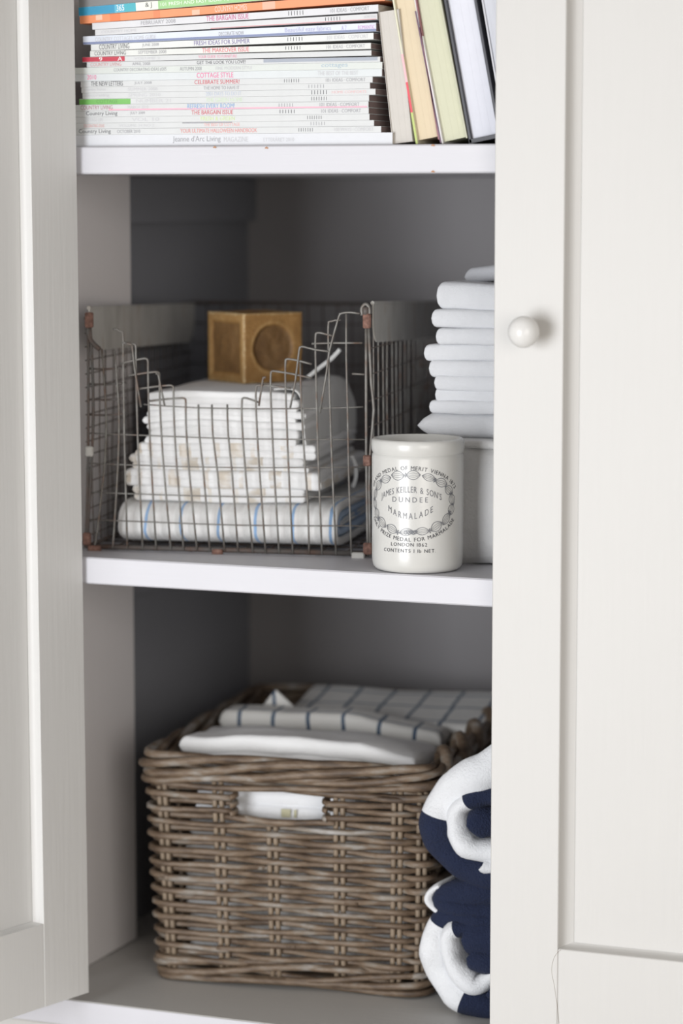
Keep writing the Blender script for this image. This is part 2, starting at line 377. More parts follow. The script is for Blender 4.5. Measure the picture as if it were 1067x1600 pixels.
# ------------------------------------------------------------------ wire basket
B = Frame((-.394, .041, 0.0008), 10)
wb = empty('wire_basket', B.M, 'grey wire basket with zinc handles and stepped open front, holding folded linen', 'basket')
BW, BD, BH = .2545, .372, .212
rw = .0009
def fw(pts, r=rw, n=2, off=0.0, mat=M_wire, name='wire'):
    P = [B.v(x, y, 0.0) + Vector((0, off, 0)) for x, y in pts]
    P = [Vector((p.x, p.y, max(p.z, .0015))) for p in P]
    return MB().tube(spline(P, n) if n > 1 else P, r, 6).build(name, mat, wb, smooth=True)
def rc(a, b, c, k=6.0):
    """rounded corner at b (px)"""
    a, b, c = Vector((*a, 0)), Vector((*b, 0)), Vector((*c, 0)); p = b + (a - b).normalized() * k; q = b + (c - b).normalized() * k
    return [tuple(p.xy), tuple(((p + q) / 2 * .45 + b * .55).xy), tuple(q.xy)]
bot = 870
def yb(x): return 860 + (x - 135) * (872 - 860) / 440
tops = [(192, 517), (212, 537), (231, 560), (249, 581), (271, 602), (290, 622)]
bots = [199, 223, 244, 267, 287, 308]
lefts = [(176, 514), (190, 536), (188, 568), (201, 587), (214, 608), (232, 627)]
for (tx, ty), bx, (lx, ly) in zip(tops, bots, lefts):
    midx = tx + (bx - tx) * .28; y1 = ty + (yb(bx) - ty) * .45
    fw([(lx, ly), ((lx + tx) / 2, (ly + ty) / 2 - 1)] + rc(((lx + tx) / 2, ty), (tx, ty), (tx + 1, ty + 30)) + [(tx + .5, ty + 40), (midx, y1), (bx, yb(bx))])
for tx, bx in ((310, 328), (331, 351), (355, 372)):
    fw([(tx, 632), (tx + 1.5, 680), (tx + (bx - tx) * .45, 740), (bx, yb(bx))])
tops = [(378, 621), (400, 601), (423, 579), (446, 560), (493, 519), (513, 501)]
bots = [395, 415, 436, 457.5, 503, 525]
rights = [(405, 629), (455, 607), (487, 591), (487, 569), (520, 525), (532, 500)]
for (tx, ty), bx, (lx, ly) in zip(tops, bots, rights):
    midx = tx + (bx - tx) * .35; y1 = ty + (yb(bx) - ty) * .5
    fw([(lx, ly), (tx + (lx - tx) * .5, ty + (ly - ty) * .4)] + rc((tx + 14, ty + 2), (tx, ty), (tx, ty + 30)) + [(tx, ty + 40), (midx, y1), (bx, yb(bx))])
fw([(469, 566), (471, 640), (476, 720), (481, 790), (483, yb(483))])
fw([(541, 489), (541, 560), (543, 640), (545, 740), (549, yb(549))])
# slanting inner wires
fw([(515, 549), (492, 546)] + rc((490, 543), (469, 541), (466, 560)) + [(462, 595), (454, 637)], off=-.0016)
fw([(563, 490), (548, 488)] + rc((548, 488), (532, 489), (524, 510)) + [(515, 549), (511, 580), (500, 645)], off=-.0016)
fw(rc((426, 590), (412, 589), (409, 605), 4) + [(405, 634)], off=-.0016)
fw([(197, 536)] + rc((200, 536), (207, 539), (209, 550), 3) + [(211, 575), (221, 636)], off=-.0016)
fw(rc((240, 582), (248, 584), (250, 596), 4) + [(258, 634)], off=-.0016)
fw([(487, 537), (520, 536), (566, 536)]); fw([(550, 584), (569, 585)])
# left hand front wires behind the door edge
fw([(159, 545), (163, 600), (166, 660), (163, 730), (152, 830), (147, 858)]); fw([(179, 548), (184, 610), (186, 660), (184, 730), (178, 830), (176, 859)])
# cross wires of the front
for yl, yr in ((590, None), (631, 637), (677, 687), (724, 730), (769, 776), (812, 822)):
    if yr is None: continue
    if yl == 631: fw([(224, 632), (300, 637), (400, 639), (500, 638), (567, 636)], off=.0010, r=.0006)
    else: fw([(137, yl), (240, yl + 4), (380, (yl + yr) / 2 + 4), (572, yr)], off=.0010, r=.0006)
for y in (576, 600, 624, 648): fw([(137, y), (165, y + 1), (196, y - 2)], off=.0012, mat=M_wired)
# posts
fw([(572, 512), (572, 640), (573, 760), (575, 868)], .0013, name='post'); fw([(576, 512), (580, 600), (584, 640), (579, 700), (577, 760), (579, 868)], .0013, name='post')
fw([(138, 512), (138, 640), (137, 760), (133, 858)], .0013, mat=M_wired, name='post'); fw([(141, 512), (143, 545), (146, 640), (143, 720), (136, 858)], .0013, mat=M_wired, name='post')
# bottom and top rails of the basket
def loc_t(pts, r, mat=M_wire, name='wire', n=6): return MB().tube(pts, r, n).build(name, mat, wb, smooth=True)
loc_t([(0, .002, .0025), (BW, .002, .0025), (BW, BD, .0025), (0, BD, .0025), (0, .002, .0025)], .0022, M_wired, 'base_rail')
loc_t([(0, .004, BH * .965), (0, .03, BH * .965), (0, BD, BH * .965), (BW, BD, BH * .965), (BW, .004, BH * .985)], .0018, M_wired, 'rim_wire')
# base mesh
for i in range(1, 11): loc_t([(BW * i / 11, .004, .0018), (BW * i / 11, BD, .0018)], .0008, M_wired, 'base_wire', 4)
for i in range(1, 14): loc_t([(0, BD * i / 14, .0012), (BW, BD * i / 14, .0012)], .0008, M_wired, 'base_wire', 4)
# side and back nets
rr = random.Random(3)
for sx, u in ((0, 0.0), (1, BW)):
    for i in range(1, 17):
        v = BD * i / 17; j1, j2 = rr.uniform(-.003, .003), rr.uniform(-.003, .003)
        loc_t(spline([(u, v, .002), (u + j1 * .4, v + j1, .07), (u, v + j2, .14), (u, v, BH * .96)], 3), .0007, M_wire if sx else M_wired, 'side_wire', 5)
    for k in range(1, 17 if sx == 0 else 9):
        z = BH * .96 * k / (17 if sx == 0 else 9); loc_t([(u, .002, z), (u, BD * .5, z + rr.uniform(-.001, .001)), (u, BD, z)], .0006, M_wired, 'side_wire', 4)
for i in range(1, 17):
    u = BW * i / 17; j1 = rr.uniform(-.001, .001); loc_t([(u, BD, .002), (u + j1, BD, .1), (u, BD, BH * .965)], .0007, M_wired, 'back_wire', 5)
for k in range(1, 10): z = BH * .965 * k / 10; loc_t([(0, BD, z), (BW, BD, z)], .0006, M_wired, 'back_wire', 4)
# zinc handle plates with rounded lower front corner and rolled top
def handle(u, side, v0, ztop, zbot, rcn, mat, ins=False):
    mb = MB(); prof = []
    v1 = BD - .004; n = 8; pts = [(v0, ztop)]
    pts += [(v0 + rcn - rcn * cos(pi / 2 * k / n), zbot + rcn * .9 - rcn * .9 * sin(pi / 2 * k / n)) for k in range(n + 1)]
    pts += [(v1 - rcn + rcn * sin(pi / 2 * k / n), zbot + rcn * .9 - rcn * .9 * cos(pi / 2 * k / n)) for k in range(n + 1)] + [(v1, ztop)]
    m = len(pts); vs = [(u + side * .0022, a, b) for a, b in pts] + [(u + side * .0034, a, b) for a, b in pts]
    mb.add(vs, [tuple(range(m)), tuple(range(m, 2 * m))[::-1]] + [(i, (i + 1) % m, m + (i + 1) % m, m + i) for i in range(m)])
    mb.tube([(u + side * .0022, v0 + .001, ztop), (u + side * .0022, v1, ztop)], .0018, 10)
    mb.v = [(x, y, z - (y - v0) * (.036 if side > 0 and not ins else .030)) for x, y, z in mb.v]
    return mb.build('handle', mat, wb, auto=40)
zt_r = B.u(600, 474, BW).z; zb_r = B.u(600, 535, BW).z
handle(BW, 1, .006, .2200, .1860, .020, M_zinc)
handle(0, 1, .006, .2135, .176, .028, M_zinc, True)
def clip(px, py0, py1, mat=M_rust, w_=.0035, th_=.0028, name='clip'):
    a = B.v(px, py0, 0); b = B.v(px, py1, 0); c = MB().box((a.x - w_, -th_, b.z), (a.x + w_, th_ * .6, a.z), .0010)
    return c.build(name, mat, wb)
clip(573.5, 490, 513); clip(574, 711, 728); clip(575, 848, 866, w_=.004); clip(139.5, 488, 512, w_=.0036); clip(140, 697, 713, M_zinc); clip(136, 832, 852)
clip(340, 858, 867, w_=.0048); clip(560, 863, 874, M_zinc, w_=.0058); clip(148, 852, 862, w_=.006)
# bent ends of the posts over the handles
fw([(566, 493), (565, 482), (571, 475), (577, 481), (577, 493)], .0016, 3, mat=M_wire, name='post_loop_or_hole_shade')
fw([(571.5, 492), (571.5, 480)], .0030, 1, mat=M_wired, name='post_loop_or_hole_shade')  # dark plug imitating the shaded hole inside the loop
fw([(137, 512), (139, 526), (145, 536), (156, 546)], .0022, 3, mat=M_wired, name='post_loop_or_hole_shade')

# ------------------------------------------------------------------ linen in the wire basket
M_blue_stripe = fabric('blue_striped_linen', (.80, .80, .79), stripes=((0, .0125, .004, .002, (.70, .69, .68)), (0, .0335, .0026, .018, (.28, .43, .66))))
M_blue_in = fabric('blue_linen_hem', (.42, .55, .74))
M_beige = fabric('white_linen_beige_stripe', (.80, .80, .80), stripes=((0, .046, .011, .006, (.62, .56, .48)), (0, .031, .004, .02, (.68, .63, .57))), faded=True)
M_beige2 = fabric('white_linen_taupe_stripe', (.80, .80, .80), stripes=((0, .058, .016, .012, (.58, .53, .46)), (0, .023, .003, .0, (.70, .66, .60))), faded=True)
SV = .016
def LB(u, v, z, rz=0): return B.M @ T(u, v, z, rz)
# big blue striped cloth folded round at the front
mb = MB(); uL = .0245; uR = .2240
def mp(a, b, e): return (e, a, b)
prof = [(.225, .0095), (.15, .0080), (.06, .0072), (.026, .0085), (.0065, .0145), (.0045, .0225), (.0075, .0315), (.022, .0375), (.06, .0385), (.12, .0380), (.225, .036)]
pp = spline([(a + SV - .004, b, 0) for a, b in prof], 4); sheet(mb, [(p.x, p.y) for p in pp], [.0036] * len(pp), uL, uR, mp, seed=2, back_steps=12)
prof = [(.22, .0155), (.15, .0155), (.06, .0150), (.030, .0160), (.0165, .019), (.0145, .0225), (.0170, .0265), (.030, .0300), (.06, .0310), (.22, .0300)]
pp = spline([(a + SV - .002, b, 0) for a, b in prof], 4); sheet(mb, [(p.x, p.y) for p in pp], [.0032] * len(pp), uL + .001, uR - .0015, mp, mis=[1] * len(pp), seed=3, back_steps=12)
prof = [(.22, .0215), (.06, .0215), (.034, .0222), (.06, .0250), (.22, .0250)]
pp = spline([(a + SV, b, 0) for a, b in prof], 4); sheet(mb, [(p.x, p.y) for p in pp], [.0020] * len(pp), uL + .004, uR - .004, mp, seed=4, back_steps=12)
o = mb.build('tea_towel', [M_blue_stripe, M_blue_in], smooth=True); o.matrix_world = B.M
tag(o, 'white tea towel with thin blue stripes, folded thick at the bottom of the linen pile', 'tea towel')
sp = [
    # u0, u1, z0, h, layers, mat, v0, depth, rz, label
    (.037, .192, .0425, .0130, 2, M_beige2, .006, .20, 1.0, 'beige striped white napkin directly on the blue striped tea towel'),
    (.030, .207, .0555, .0145, 2, M_beige, .003, .21, -.5, 'wide white napkin with faint beige stripes, second above the blue striped towel'),
    (.036, .196, .0700, .0115, 2, M_beige2, .005, .20, 0, 'beige striped napkin in the middle of the linen pile'),
    (.040, .203, .0815, .0125, 2, M_beige, .003, .20, 1.2, 'topmost of the beige striped napkins in the linen pile'),
    (.050, .187, .0940, .0150, 2, M_white, .004, .20, 0, 'plain white folded napkin resting on the beige striped ones'),
    (.048, .190, .1090, .0160, 3, M_white, .003, .20, .6, 'plain white folded napkin second from the top under the soap'),
    (.052, .188, .1250, .0150, 3, M_white, .005, .195, -.4, 'top white napkin of the pile carrying the brown soap'),
]
for k, (u0, u1, z0, h_, ly, mt, v0, dp, rz, lb) in enumerate(sp):
    def zf(x, y, k=k): return -.0012 * (k > 3) * (2 * x - 1) ** 2 * 2 + .0006 * sin(x * 9 + k)
    folded('napkin', LB(u0, SV + v0, z0, rz), u1 - u0, dp, h_, ly, mt, lb, 'napkin', 'folded napkins in the wire basket', seed=10 + k, zf=zf)
# hanging fold at the right side of the pile
mb = MB()
pth = spline([(.166, .1425, 0), (.182, .1425, 0), (.1895, .137, 0), (.1915, .124, 0), (.1925, .108, 0), (.1945, .094, 0)], 5)
sheet(mb, [(p.x, p.y) for p in pth], [.0010] * len(pth), .0045, .205, lambda a, b, e: (a + .004 * max(0, e - .03) / .1 * noise.noise(Vector((e * 28, b * 30, 1))) + .02 * max(0, e - .05) , e + SV, b + .003 * noise.noise(Vector((e * 22, a * 20, 4)))), seed=7, back_steps=18)
def ribbon(pts, v, wd):
    P = spline([B.v(x, y, v) for x, y in pts], 5); vs = []
    for i_, p in enumerate(P):
        t = (P[min(i_ + 1, len(P) - 1)] - P[max(i_ - 1, 0)]).normalized(); n_ = Vector((-t.z, 0, t.x)) * wd / 2
        for dv in (0, .0009): vs += [p + n_ + Vector((0, dv, 0)), p - n_ + Vector((0, dv, 0))]
    k_ = len(P); fs = []
    for i_ in range(k_ - 1):
        a = 4 * i_; b = a + 4; fs += [(a, a + 1, b + 1, b), (a + 2, b + 2, b + 3, a + 3), (a, b, b + 2, a + 2), (a + 1, a + 3, b + 3, b + 1)]
    fs += [(0, 2, 3, 1), (4 * k_ - 4, 4 * k_ - 3, 4 * k_ - 1, 4 * k_ - 2)]; mb.add(vs, fs)
ribbon([(480, 590), (500, 574), (518, 560), (531, 546)], .11, .0035)
ribbon([(549, 712), (555, 726), (556, 745), (551, 762)], .10, .0035)
o = mb.build('cloth', fabric('greyish_white_linen', (.68, .68, .67)), smooth=True); o.matrix_world = B.M
tag(o, 'rumpled white cloth hanging down the right side of the napkin pile', 'cloth')

# soap cube with stamped faces
S = .064; cz = .141
sc_ = B.P + B.U * B.z(381, 600, cz).x + B.V * B.z(381, 600, cz).y; sc_.z = cz + .0008
Ms = Matrix.Translation(sc_) @ Matrix.Rotation(radians(-34.5), 4, 'Z')   # corner at origin; x -> right face runs along +y? build faces explicitly
mb = MB(); N = 44; sval = []
def patina(a, b, kind):
    r = sqrt((a - .5) ** 2 + (b - .5) ** 2); e = min(a, 1 - a, b, 1 - b); v = .5
    if kind == 'circle': v = .5 - .38 * max(0, min(1, (.345 - r) / .03)) + .2 * max(0, 1 - abs(r - .37) / .03)
    if kind == 'panel': v = .62 - .40 * max(0, min(1, (e - .11) / .05))
    return v + .5 * max(0, 1 - e / .035) * (.6 + .6 * noise.noise(Vector((a * 12, b * 12, 4))))
def dent(a, b, kind):
    r = sqrt((a - .5) ** 2 + (b - .5) ** 2); d = 0
    if kind == 'circle':
        t = max(0, min(1, (.335 - r) / .03)); d = .0020 * t
        rr_ = abs(r - .36); d -= .0005 * max(0, 1 - rr_ / .03)
        if r < .30: d += .0006 * noise.noise(Vector((a * 9, b * 9, 2)))
    if kind == 'panel':
        e = min(a, 1 - a, b, 1 - b); t = max(0, min(1, (e - .10) / .04)); d = .0014 * t
        if r < .2: d -= .0006
    e = min(a, 1 - a, b, 1 - b)
    d += max(0, .018 - e) ** 2 * 3.2
    return d + .0005 * noise.noise(Vector((a * 5, b * 5, 7 if kind == 'circle' else 3)))
def face(o_, eu, ev, nrm, kind):
    vs = []; fs = []
    for i in range(N + 1):
        for j in range(N + 1):
            a, b = i / N, j / N; d = dent(a, b, kind); sval.append(patina(a, b, kind))
            vs.append(Vector(o_) + Vector(eu) * a * S + Vector(ev) * b * S - Vector(nrm) * d)
    for i in range(N):
        for j in range(N): k = i * (N + 1) + j; fs.append((k, k + N + 1, k + N + 2, k + 1))
    mb.add(vs, fs)
# local axes: right-hand face runs along +y (normal +x); left-hand face runs along -x (normal -y)
face((0, 0, 0), (0, 1, 0), (0, 0, 1), (1, 0, 0), 'circle'); face((-S, 0, 0), (1, 0, 0), (0, 0, 1), (0, -1, 0), 'panel')
face((-S, 0, S), (1, 0, 0), (0, 1, 0), (0, 0, 1), 'panel'); face((-S, S, 0), (0, 0, 1), (1, 0, 0), (0, 1, 0), 'circle')
face((-S, 0, 0), (0, 0, 1), (0, 1, 0), (-1, 0, 0), 'circle'); face((-S, 0, 0), (0, 1, 0), (1, 0, 0), (0, 0, -1), 'none')
o = mb.build('soap', M_soap, smooth=True); o.matrix_world = Ms
at_ = o.data.attributes.new('patina', 'FLOAT', 'POINT'); at_.data.foreach_set('value', sval)
import bmesh
bm = bmesh.new(); bm.from_mesh(o.data); bmesh.ops.remove_doubles(bm, verts=bm.verts, dist=.0004); bmesh.ops.recalc_face_normals(bm, faces=bm.faces); bm.to_mesh(o.data); bm.free()
tag(o, 'large brown cube of soap with a round stamp, on top of the white napkins', 'soap')

# ------------------------------------------------------------------ text
def text_mesh(body, mat, name='text', parent=None):
    cu = bpy.data.curves.new('t', 'FONT'); cu.body = body; cu.resolution_u = 3; cu.fill_mode = 'FRONT'
    ob = bpy.data.objects.new('t', cu); me = bpy.data.meshes.new_from_object(ob); bpy.data.objects.remove(ob); bpy.data.curves.remove(cu)
    vs = [v.co.copy() for v in me.vertices]; fs = [tuple(p.vertices) for p in me.polygons]; bpy.data.meshes.remove(me); return vs, fs
_gc = {}
def glyph(ch):
    if ch not in _gc:
        vs, fs = text_mesh(ch, None)
        if vs: mn = min(v.x for v in vs); mx = max(v.x for v in vs); _gc[ch] = ([Vector((v.x - mn, v.y, 0)) for v in vs], fs, mx - mn)
        else: _gc[ch] = ([], [], .25)
    return _gc[ch]

# ------------------------------------------------------------------ marmalade jar
JC = Vector((-.080, .037, .0003)); JR = .0385
jar = empty('jar', Matrix.Translation(JC), 'cream stoneware marmalade jar with black oval print standing at the shelf edge', 'jar')
body = [(.001, .0012), (.0325, .0), (.0350, .0007), (.0372, .0030), (.0382, .0070), (.0385, .014), (.0387, .0945), (.0384, .0975), (.0378, .0983), (.0382, .0993), (.0389, .1010), (.0392, .1060), (.0389, .1090), (.0376, .1106), (.0358, .1108), (.0346, .1094), (.0342, .10), (.0338, .02), (.030, .008), (.001, .006)]
jb = MB().lathe(body, 96).build('body', M_jar, jar, auto=50)
ca = math.atan2(CAM.y - JC.y, CAM.x - JC.x)          # direction from jar to camera
LA = ca - radians(10); LZ = .0592; RO = JR + .00042; SLOPE = -.03
def wrap(u, z, rad=RO): a = LA + u / JR; return (rad * cos(a), rad * sin(a), LZ + z)
prn = MB(); prg = MB()
def ring_text(mb, s, base, rx, rz, size, amid, up=True, gap=.12, sx=1.0):
    adv = [glyph(c)[2] * size * sx + gap * size for c in s]
    # walk the ellipse in arc length
    L = sum(adv) - gap * size; steps = 2000; pts = []
    tot = 0; a0 = amid; ds = lambda a: sqrt((rx * sin(a)) ** 2 + (rz * cos(a)) ** 2)
    def walk(dist):
        a = a0; sgn = 1 if dist > 0 else -1; rem = abs(dist); d_ang = .002
        while rem > 0: rem -= ds(a) * d_ang; a += (-sgn if up else sgn) * d_ang
        return a
    x = -L / 2
    for c, ad in zip(s, adv):
        vs, fs, gw = glyph(c)
        if vs:
            a = walk(x + gw * size * sx / 2); px, pz = rx * cos(a), rz * sin(a)
            tx, tz = (rx * sin(a), -rz * cos(a)) if up else (-rx * sin(a), rz * cos(a))
            l = sqrt(tx * tx + tz * tz); tx, tz = tx / l, tz / l; nx_, nz_ = -tz, tx
            out = []
            for v in vs:
                q = (v.x - gw / 2) * size * sx; w_ = v.y * size; out.append(wrap(base[0] + px + tx * q + nx_ * w_, base[1] + pz + tz * q + nz_ * w_))
            mb.add(out, fs)
        x += ad
def line_text(mb, s, u, z, size, gap=.12, sx=1.0, arc=0.0):
    adv = [glyph(c)[2] * size * sx + gap * size for c in s]; L = sum(adv) - gap * size; x = u - L / 2
    for c, ad in zip(s, adv):
        vs, fs, gw = glyph(c)
        def zz(xx): return z + arc * ((xx - u) / (L / 2)) ** 2
        if vs:
            xm = x + gw * size * sx / 2; sl = (zz(xm + .0001) - zz(xm - .0001)) / .0002
            out = [wrap(x + v.x * size * sx, zz(xm) + v.y * size + (x + v.x * size * sx - xm) * sl) for v in vs]; mb.add(out, fs)
        x += ad
EA, EB = .0405, .0250
ring_text(prn, 'GRAND MEDAL OF MERIT VIENNA 1873', (0, 0), EA + .0040, EB + .0030, .0046, pi / 2, True, .17)
ring_text(prn, 'ONLY PRIZE MEDAL FOR MARMALADE', (0, 0), EA + .0062, EB + .0068, .0046, -pi / 2, False, .17)
line_text(prn, 'LONDON 1862', -.001, -.0358, .0042, .2); line_text(prn, 'CONTENTS 1 lb NET.', -.001, -.0410, .0042, .2)
line_text(prg, "JAMES KEILLER & SON'S", -.0002, .0092, .0074, .10, .62, -.0070)
line_text(prg, 'DUNDEE', 0, .0010, .0062, .36, .95); line_text(prg, 'MARMALADE', 0, -.0130, .0074, .22, .66, .0060)
prn.build('lettering', M_print, jb)['kind'] = 'stuff'; prg.build('lettering', M_print2, jb)['kind'] = 'stuff'
# wreath of leaves round the oval
wr = MB(); rnd = random.Random(5)
def strip(mb, pts, w_):
    vs = []; k = len(pts)
    for i in range(k):
        a = Vector(pts[max(i - 1, 0)]); b = Vector(pts[min(i + 1, k - 1)]); t = (b - a); t = t.normalized() if t.length > 0 else Vector((1, 0)); n_ = Vector((-t.y, t.x)) * w_ / 2
        p = Vector(pts[i]); vs += [wrap(*(p + n_)), wrap(*(p - n_))]
    mb.add(vs, [(2 * i, 2 * i + 1, 2 * i + 3, 2 * i + 2) for i in range(k - 1)])
NL = 18
for k in range(NL):
    a = 2 * pi * k / NL + .1; am = a + pi / NL * (1 if cos(a) * 1 > 0 else -1) * 0
    c = Vector((EA * .955 * cos(a), EB * .955 * sin(a))); t = Vector((-EA * sin(a), EB * cos(a))).normalized(); n_ = Vector((-t.y, t.x))
    tl = .0060 if abs(sin(a)) > .5 else .0052; wd = .0034 * rnd.uniform(.85, 1.15); tilt = rnd.uniform(-.25, .25); t2 = (t + n_ * tilt).normalized(); n2_ = Vector((-t2.y, t2.x))
    for s_ in (1, -1, .45, -.45, 0):
        pts = [tuple(c + t2 * (x_ * tl) + n2_ * (s_ * wd * (1 - x_ * x_))) for x_ in [-1 + .25 * i for i in range(9)]]
        strip(wr, pts, .00050 if abs(s_) == 1 else .00030)
    if k % 2 == 0:
        for q in range(3):
            b0 = c + t2 * tl * .95; d_ = (n_ * (q - 1) + t * .5).normalized(); strip(wr, [tuple(b0), tuple(b0 + d_ * .0022)], .0009)
for i in range(-2, 4):
    c = Vector((.0016 * i, -EB * .97 + .0006 * (i % 2))); pts = [tuple(c + Vector((cos(a), sin(a))) * .0015) for a in [2 * pi * j / 8 for j in range(9)]]; strip(wr, pts, .0006)
wr.build('wreath_print', M_print2, jb)['kind'] = 'stuff'

# ------------------------------------------------------------------ white linen box-like pile and jersey stack at the right
XQ = -.0955
mb = MB(); slab_mb(mb, .25, .30, .100, Matrix(), r=.012, seed=31, wob=.0008, nx=26, ny=20)
slab_mb(mb, .252, .29, .007, T(-.001, .004, .0985), seed=33, wob=.0015, edge=.002)
o = mb.build('blanket', fabric('cream_white_blanket', (.74, .735, .73), weave=500), smooth=True); o.matrix_world = T(XQ + .001, .073, .0006)
tag(o, 'thick white folded blanket behind the marmalade jar, under the stack of white tops', 'blanket')
tw = [  # x offset of left end, z0, h, slope at right
    (-.1030, .1045, .0230, 1, .004), (-.0930, .1265, .0110, 1, .009), (-.0895, .1365, .0115, 1, .006), (-.0880, .1470, .0130, 1, .002),
    (-.0950, .1590, .0140, 1, 0), (-.0985, .1725, .0135, 1, 0), (-.0885, .1860, .0140, 1, 0), (-.0920, .2000, .0150, 1, 0), (-.0880, .2150, .0225, 1, 0)]
names = ['rumpled grey white top spread under the folded stack, directly on the thick blanket', 'second lowest white top of the folded stack, sloping up to the right', 'third white top from the bottom of the folded stack',
         'fourth white top from the bottom of the folded stack', 'thick white top in the middle of the folded stack', 'white top sticking out farthest left in the middle of the stack', 'third white top from the top of the folded stack',
         'second white top from the top of the folded stack', 'thick rounded white top crowning the folded stack']
for k, (x0, z0, h_, ly, sl) in enumerate(tw):
    def zf(x, y, sl=sl, k=k): return sl * max(0, (x - .15)) * 1.6 + .0006 * sin(8 * x + k)
    folded('folded_shirt', T(x0 + .004, .088 + .002 * (k % 3), z0, 0), .21, .20, h_ * 1.06, 1, M_whitec, names[k], 'shirt', 'folded white tops stacked behind the right door', seed=40 + k, zf=zf, wob=.0010, edge=.003, r=h_ * .36 if k else .022, jit=.001, pw=3.0 if k else 2.3)
mb = MB()
slab_mb(mb, .13, .15, .014, T(0, 0, 0), seed=60, wob=.006, zf=lambda x, y: .020 * (x ** .7) * (1 - .3 * y), edge=.004)
o = mb.build('folded_shirt', fabric('shaded_white_jersey', (.50, .505, .53)), smooth=True); o.matrix_world = T(-.070, .125, .236)  # grey puts the shade of the stack's top surface into the colour
tag(o, 'rumpled white top with shade in its grey colour, lying loosely on the folded white stack', 'shirt')

# ------------------------------------------------------------------ wicker basket
W = Frame((-.351, .090, ZB + .0005), 6.5)
wk = empty('wicker_basket', W.M, 'grey-brown wicker storage basket with a handle hole on the bottom shelf', 'basket')
WW, WD, WH = .250, .345, .200; RC = .016
def loop_len(g): return 2 * (WW + 2 * g - 2 * RC) + 2 * (WD + 2 * g - 2 * RC) + 2 * pi * RC
def loop_pt(s, g):
    """point and outward normal on the rounded rectangle grown by g; s=0 at the front left corner end, going right along the front"""
    w_, d_ = WW + 2 * g, WD + 2 * g; segs = [('l', w_ - 2 * RC), ('c', pi * RC / 2), ('l', d_ - 2 * RC), ('c', pi * RC / 2), ('l', w_ - 2 * RC), ('c', pi * RC / 2), ('l', d_ - 2 * RC), ('c', pi * RC / 2)]
    tot = sum(q for _, q in segs); s = s % tot; p = Vector((-g + RC, -g, 0)); a = 0.0
    for kd, L in segs:
        dr_ = Vector((cos(a), sin(a), 0))
        if s <= L:
            if kd == 'l': return p + dr_ * s, Vector((dr_.y, -dr_.x, 0))
            th = s / RC; c = p + Vector((-dr_.y, dr_.x, 0)) * RC; n0 = Vector((dr_.y, -dr_.x, 0)); n_ = Matrix.Rotation(th, 3, 'Z') @ n0; return c + n_ * RC, n_
        s -= L
        if kd == 'l': p = p + dr_ * L
        else:
            c = p + Vector((-dr_.y, dr_.x, 0)) * RC; n0 = Vector((dr_.y, -dr_.x, 0)); n_ = Matrix.Rotation(pi / 2, 3, 'Z') @ n0; p = c + n_ * RC; a += pi / 2
    return p, Vector((0, -1, 0))
def grow(z): return .0075 * (z / WH) ** 1.0
# stake positions as s at g=0
st_u = [.014, .065, .113, .173, .224]
L0 = loop_len(0); f_len = WW - 2 * RC; cl = pi * RC / 2; s_len = WD - 2 * RC
stakes = [u - RC for u in st_u] + [f_len + cl * .5] + [f_len + cl + s_len * (i + .5) / 6 for i in range(6)] + [f_len + 2 * cl + s_len + f_len * (i + .5) / 4 for i in range(4)] + [f_len + 3 * cl + s_len + f_len + s_len * (i + .5) / 7 for i in range(7)]
stakes = sorted(s % L0 for s in stakes); NS = len(stakes)
if NS % 2 == 0: pass
HU0, HU1, HZ0, HZ1 = .078, .160, .156, .181
for k, s in enumerate(stakes):
    isfront = s < f_len and abs(s - (.113 - RC)) < .004
    for q in (-.0031, .0031):
        pts = []
        ztop = HZ0 - .001 if isfront else WH - .012
        for i in range(9):
            z = .008 + (ztop - .008) * i / 8; g = grow(z); sc2 = loop_len(g) / L0; p, n_ = loop_pt(s * sc2 + q, g); jj = noise.noise(Vector((k * 3.1, i * .8, q * 100))) * .0012
            pts.append(p + n_ * (jj - .0008) + Vector((0, 0, z)))
        if s < f_len + .001 or True:
            MB().tube(pts, .0025, 6).build('stake', M_stake, wk, smooth=True)
def weave_path(z, row, s0, s1, amp, closed, jz=.0009, step=.006, inv=0):
    g = grow(z); Lg = loop_len(g); sc2 = Lg / L0; n_pts = int((s1 - s0) / step); pts = []
    ss = [t * sc2 for t in stakes]
    for i in range(n_pts + (0 if closed else 1)):
        s = s0 + (s1 - s0) * i / n_pts; sm = s % Lg
        # phase between stakes
        k = 0
        for j in range(NS):
            a_ = ss[j]; b_ = ss[(j + 1) % NS] + (Lg if j == NS - 1 else 0); x = sm if sm >= a_ or j < NS - 1 else sm + Lg
            if j == NS - 1 and sm < ss[0]: x = sm + Lg
            if a_ <= x < b_ or (j == NS - 1): k = j; t = (x - a_) / (b_ - a_); break
        sg = 1 if (k + row) % 2 == 0 else -1; sg2 = 1 if ((k + 1) % NS + row) % 2 == 0 else -1
        tt = max(0, min(1, (t - .12) / .76)); off = amp * (sg + (sg2 - sg) * (.5 - .5 * cos(pi * tt)))
        p, n_ = loop_pt(s, g); zz = z + jz * noise.noise(Vector((s * 22, row * 5.3, inv)))*1.6 - .0008 * (off > 0) * 0
        zz += .0011 * (1 if off > 0 else -1) * (1 if True else 0) * (abs(off) / amp) * .5
        pts.append(p + n_ * off + Vector((0, 0, zz)))
    return pts
rnd = random.Random(11); NR = 26; z = .0215; rowz = []
